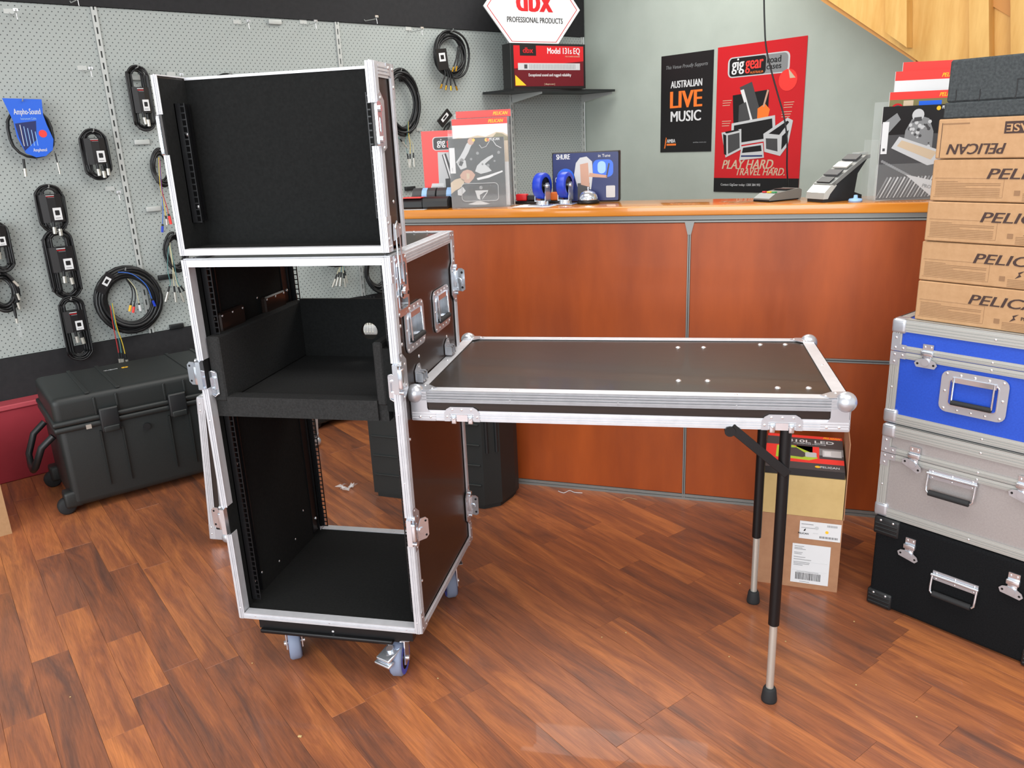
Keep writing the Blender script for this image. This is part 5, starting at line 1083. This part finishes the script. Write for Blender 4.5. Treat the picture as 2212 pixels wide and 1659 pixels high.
for k in range(5): m.box(-hw*.35+k*hw*.16,-hw*.32+k*hw*.16,h_*.2,h_*(.56-.03*k),.0003,.0006,lblue if k else white)
m.prism(circ(.016,14,hw*.65,h_*.4),.0003,.0006,brightred); m.build('card_print',t)
m=MB()
for k in range(4): m.tube([(x*(1.05-.03*k)+.01,.012+.007*k,h_*.42+y) for x,y in stad(sw*.98,h_*.84,8)],.005,cab,6,closed=True)
m.build('cable_bundle',t)
m=MB(); plug(m,-hw*.5,.0,-.004,l=.034,r=.007,ang=4,boot=.04); plug(m,hw*1.05,.0,h_*.06,l=.05,r=.004,ang=-2,boot=.04); m.build('plug',t)
m=MB(); m.tube([(0,off-.012,h_-.01),(0,-.02,h_-.012),(0,-.026,h_+.002)],.0022,metg,6); m.build('peg_hook',t)
# coils
def coil(label,cu,cv,rxpx,rzpx,n=7,cr=.006,jit=.012,tails=(),name='cable_coil',thick=1,sleeve=None,tie=None,off=.06):
    s,z=WA.at(cu,cv,off); sa,_=WA.at(cu-rxpx,cv,off); sb,_=WA.at(cu+rxpx,cv,off); _,za=WA.at(cu,cv-rzpx,off); _,zb=WA.at(cu,cv+rzpx,off)
    rx=(sb-sa)/2; rz=(za-zb)/2; t=wthing(name,label,s,z,off); rr=random.Random(int(cu+cv*3)); m=MB()
    for k in range(n):
        f=1-thick*.30*k/max(n-1,1); pts=[]; ph=rr.random()*6; yo=rr.uniform(-.02,.02)
        for i in range(28):
            a=2*PI*i/28; q_=f+.03*math.sin(2*a+ph); pts.append((rx*q_*math.cos(a),yo+.008*math.sin(3*a+ph),rz*q_*math.sin(a)))
        m.tube(pts,cr,cab,7,closed=True)
    m.build('cable_loops',t)
    for (pts,r_,mm,pl_) in tails:      # polylines in local (s,z) px offsets
        m=MB(); P=[]
        for (u,v) in pts:
            a,b=WA.at(u,v,off+.025); P.append((a-s,-.025,b-z))
        m.tube(smooth(P,4),r_,mm,6); 
        if pl_:
            d=Vector(P[-1])-Vector(P[-2]); ang=math.degrees(math.atan2(-d.x,-d.z)); plug(m,P[-1][0],P[-1][1],P[-1][2],l=pl_[1],r=pl_[2],mm=pl_[0],ang=-ang*-1,boot=pl_[3])
        m.build('cable_tail',t)
    if sleeve:
        (u,v,wp,hp,ang)=sleeve; a,b=WA.at(u,v,off+.03); a1,_=WA.at(u+wp,v,off+.03); _,b1=WA.at(u,v-hp,off+.03); m=MB(); A=front((a-s,-.03,b-z))@R(ang,'Z'); ww=a1-a; hh=b1-b
        m.box(-ww/2,ww/2,-hh/2,hh/2,-.012,.0,black,A); m.box(-ww*.3,ww*.3,-hh*.1,hh*.3,0,.001,white,A); m.box(-ww*.16,ww*.16,0,hh*.2,.001,.0014,black,A); m.build('card_tag',t)
    m=MB(); m.tube([(0,off-.012,rz*.98),(0,0,rz*.95),(0,-.03,rz*.95),(0,-.036,rz*.95+.012)],.0022,metg,6); m.build('peg_hook',t)
    return t
def wp(name): return {'r':redb,'y':yellow,'g':green,'w':white,'b':blue,'o':brightred}[name]
cols=[mat('wire_red',(180,50,50),.4),mat('wire_yellow',(210,180,60),.4),mat('wire_teal',(80,130,130),.4),mat('wire_cream',(200,195,160),.4),mat('wire_blue',(50,100,190),.4)]
coil('big multicore cable coil hanging left of the rack',280,648,74,70,n=9,cr=.0085,tails=[([(238,660),(244,700),(252,740),(256,762)],.0022,cols[0],(silver,.035,.007,.03)),([(240,655),(248,700),(258,738),(262,762)],.0022,cols[2],(silver,.035,.007,.03)),([(242,655),(252,705),(264,740),(270,764)],.0022,cols[1],(silver,.035,.007,.03)),
 ([(272,602),(284,622),(286,640),(283,655)],.003,cab,(yellow,.03,.006,.01)),([(274,602),(290,625),(292,645),(290,658)],.003,cab,(brightred,.03,.006,.01)),([(275,602),(292,622),(298,645),(300,655)],.002,cols[3],(white,.03,.006,.008)),([(255,588),(285,592),(315,615),(328,645)],.0025,cols[4],(blue,.03,.006,.01))],sleeve=(228,612,22,48,-38))
coil('dark multicore coil with coloured wires behind the rack edge',350,362,22,40,n=5,cr=.006,tails=[([(343,340),(346,400),(354,440),(358,466)],.002,cols[1],(silver,.03,.006,.015)),([(345,345),(350,410),(360,445),(364,462)],.002,cols[0],(brightred,.04,.007,.01)),([(344,345),(350,420),(352,455),(351,484)],.002,cols[4],(blue,.03,.006,.01))])
coil('black breakout cable hanging low beside the rack edge',380,545,24,42,n=5,cr=.006,tails=[([(366,520),(372,560),(374,600),(376,618)],.002,cols[3],(silver,.05,.0065,.03)),([(364,530),(362,580),(368,610),(366,618)],.002,cols[2],(silver,.05,.0065,.03)),([(366,530),(374,580),(382,612),(385,620)],.002,cols[3],(silver,.05,.0065,.03)),([(368,530),(378,580),(384,610),(390,618)],.002,cols[2],(silver,.05,.0065,.03))])
coil('large black cable loop right of the lid case with bare plugs',866,222,38,70,n=8,cr=.008,thick=.8,tails=[([(880,262),(880,290),(876,305),(880,332)],.0018,cols[2],(silver,.05,.0055,.03)),([(882,262),(883,295),(886,310),(886,332)],.0018,cols[1],(silver,.05,.0055,.03)),([(882,262),(884,295),(892,312),(893,330)],.0018,cols[3],(silver,.05,.0055,.03)),([(852,262),(856,290),(864,300)],.0018,cols[2],(silver,.05,.0055,.02)),([(852,262),(858,284),(858,298)],.0018,cols[3],(silver,.05,.0055,.02))])
coil('black patch cable loop with gold plugs left of the red box',975,118,36,52,n=6,cr=.0065,tails=[([(958,140),(962,160),(958,172)],.005,cab,(gold,.026,.006,.03)),([(960,140),(968,162),(966,174)],.005,cab,(gold,.026,.006,.03)),([(962,140),(972,160),(973,174)],.005,cab,(gold,.026,.006,.03)),([(964,140),(976,160),(981,175)],.005,cab,(gold,.026,.006,.03)),([(990,100),(986,125),(982,138)],.005,cab,(gold,.03,.0055,.02)),([(994,100),(990,125),(988,136)],.005,cab,(gold,.03,.0055,.02))],sleeve=(956,128,22,46,6))
coil('black cable coil mostly hidden behind the lid case top edge',500,203,34,44,n=5,cr=.007)
coil('small tagged black cable hanging behind the left catalogues',985,285,22,24,n=4,cr=.005,sleeve=(962,255,30,20,42))
coil('black cable coil with silver plugs seen through the rack opening',722,548,36,26,n=4,cr=.005,tails=[([(733,560),(734,575),(728,592)],.002,cols[3],(silver,.05,.006,.03)),([(735,560),(736,575),(733,588)],.002,cols[3],(silver,.05,.006,.03)),([(736,560),(738,575),(737,588)],.002,cols[2],(silver,.05,.006,.03)),([(738,560),(740,575),(742,590)],.002,cols[3],(silver,.05,.006,.03)),([(739,560),(742,575),(744,584)],.002,cols[2],(silver,.045,.006,.03))],sleeve=(731,566,16,22,0))
coil('dark cable bundle hanging low beside the rack opening right edge',815,585,26,46,n=8,cr=.008,tails=[([(790,640),(794,660),(796,690)],.004,cab,(silver,.05,.007,.02)),([(800,640),(802,662),(803,690)],.004,cab,(silver,.05,.007,.02)),([(808,640),(808,662),(810,690)],.004,cab,(silver,.05,.007,.02))])
coil('black cable coil with angled plugs cut by the left frame edge',6,630,34,42,n=8,cr=.007,tails=[([(14,592),(20,598),(24,602)],.005,cab,(silver,.03,.006,.012)),([(28,612),(32,620),(35,628)],.005,cab,(silver,.03,.006,.012)),([(30,636),(34,642),(36,648)],.005,cab,(silver,.03,.006,.012)),([(28,655),(32,672),(34,682)],.006,cab,(silver,.022,.006,.012)),([(37,690),(42,710),(46,730)],.007,clear,None)])
# ================================================================== LITTER ON THE FLOOR
def fl3(u,v): p=floorpt(u,v); return (p.x,p.y,0)
x,y,_=fl3(748,1058); t=thing('plastic_scrap','crumpled clear plastic scrap on the floor behind the rack','litter',(x,y,0)); rr=random.Random(3); m=MB()
for k in range(16):
    a=rr.uniform(0,6.28);r_=rr.uniform(0,.035); c=(r_*math.cos(a),r_*math.sin(a)); m.add([(c[0]+rr.uniform(-.025,.025),c[1]+rr.uniform(-.02,.02),rr.uniform(.0005,.026)) for _ in range(3)],[(0,1,2)],film)
m.build('film',t,normals=False)
for lab,pts,mm in (('thin white string lying on the floor by the counter',[(1206,1062),(1218,1066),(1230,1061),(1242,1065),(1258,1066)],white),('tan string lying on the floor under the table',[(1342,1082),(1356,1076),(1370,1079),(1376,1080)],card)):
    c=fl3(*pts[0]); t=thing('string',lab,'litter',c); m=MB(); m.tube(smooth([(Vector(fl3(*p))-Vector(c))+Vector((0,0,.0025)) for p in pts],4),.0016,mm,5); m.build('thread',t)
x,y,_=fl3(648,1592); m=MB(); m.rbox(-.005,.005,-.003,.003,0,.004,.001,card2,seg=1); o=m.build('crumb'); o.location=(x,y,.0002); tag(o,'largest pale crumb on the floorboards near the bottom centre','litter')
m=MB()
for k,(u,v) in enumerate([(152,1506),(545,1433),(946,1466),(1352,1367),(1300,1377),(1575,1419),(1697,1386),(1598,1261),(1845,1343),(1849,1480),(1980,1549)]):
    x,y,_=fl3(u,v); m.rbox(x-.002,x+.002,y-.0015,y+.0015,0.0002,.002,.0004,card2,seg=1)
o=m.build('crumbs',kind='stuff'); tag(o,'tiny pale crumbs scattered over the floorboards','litter')
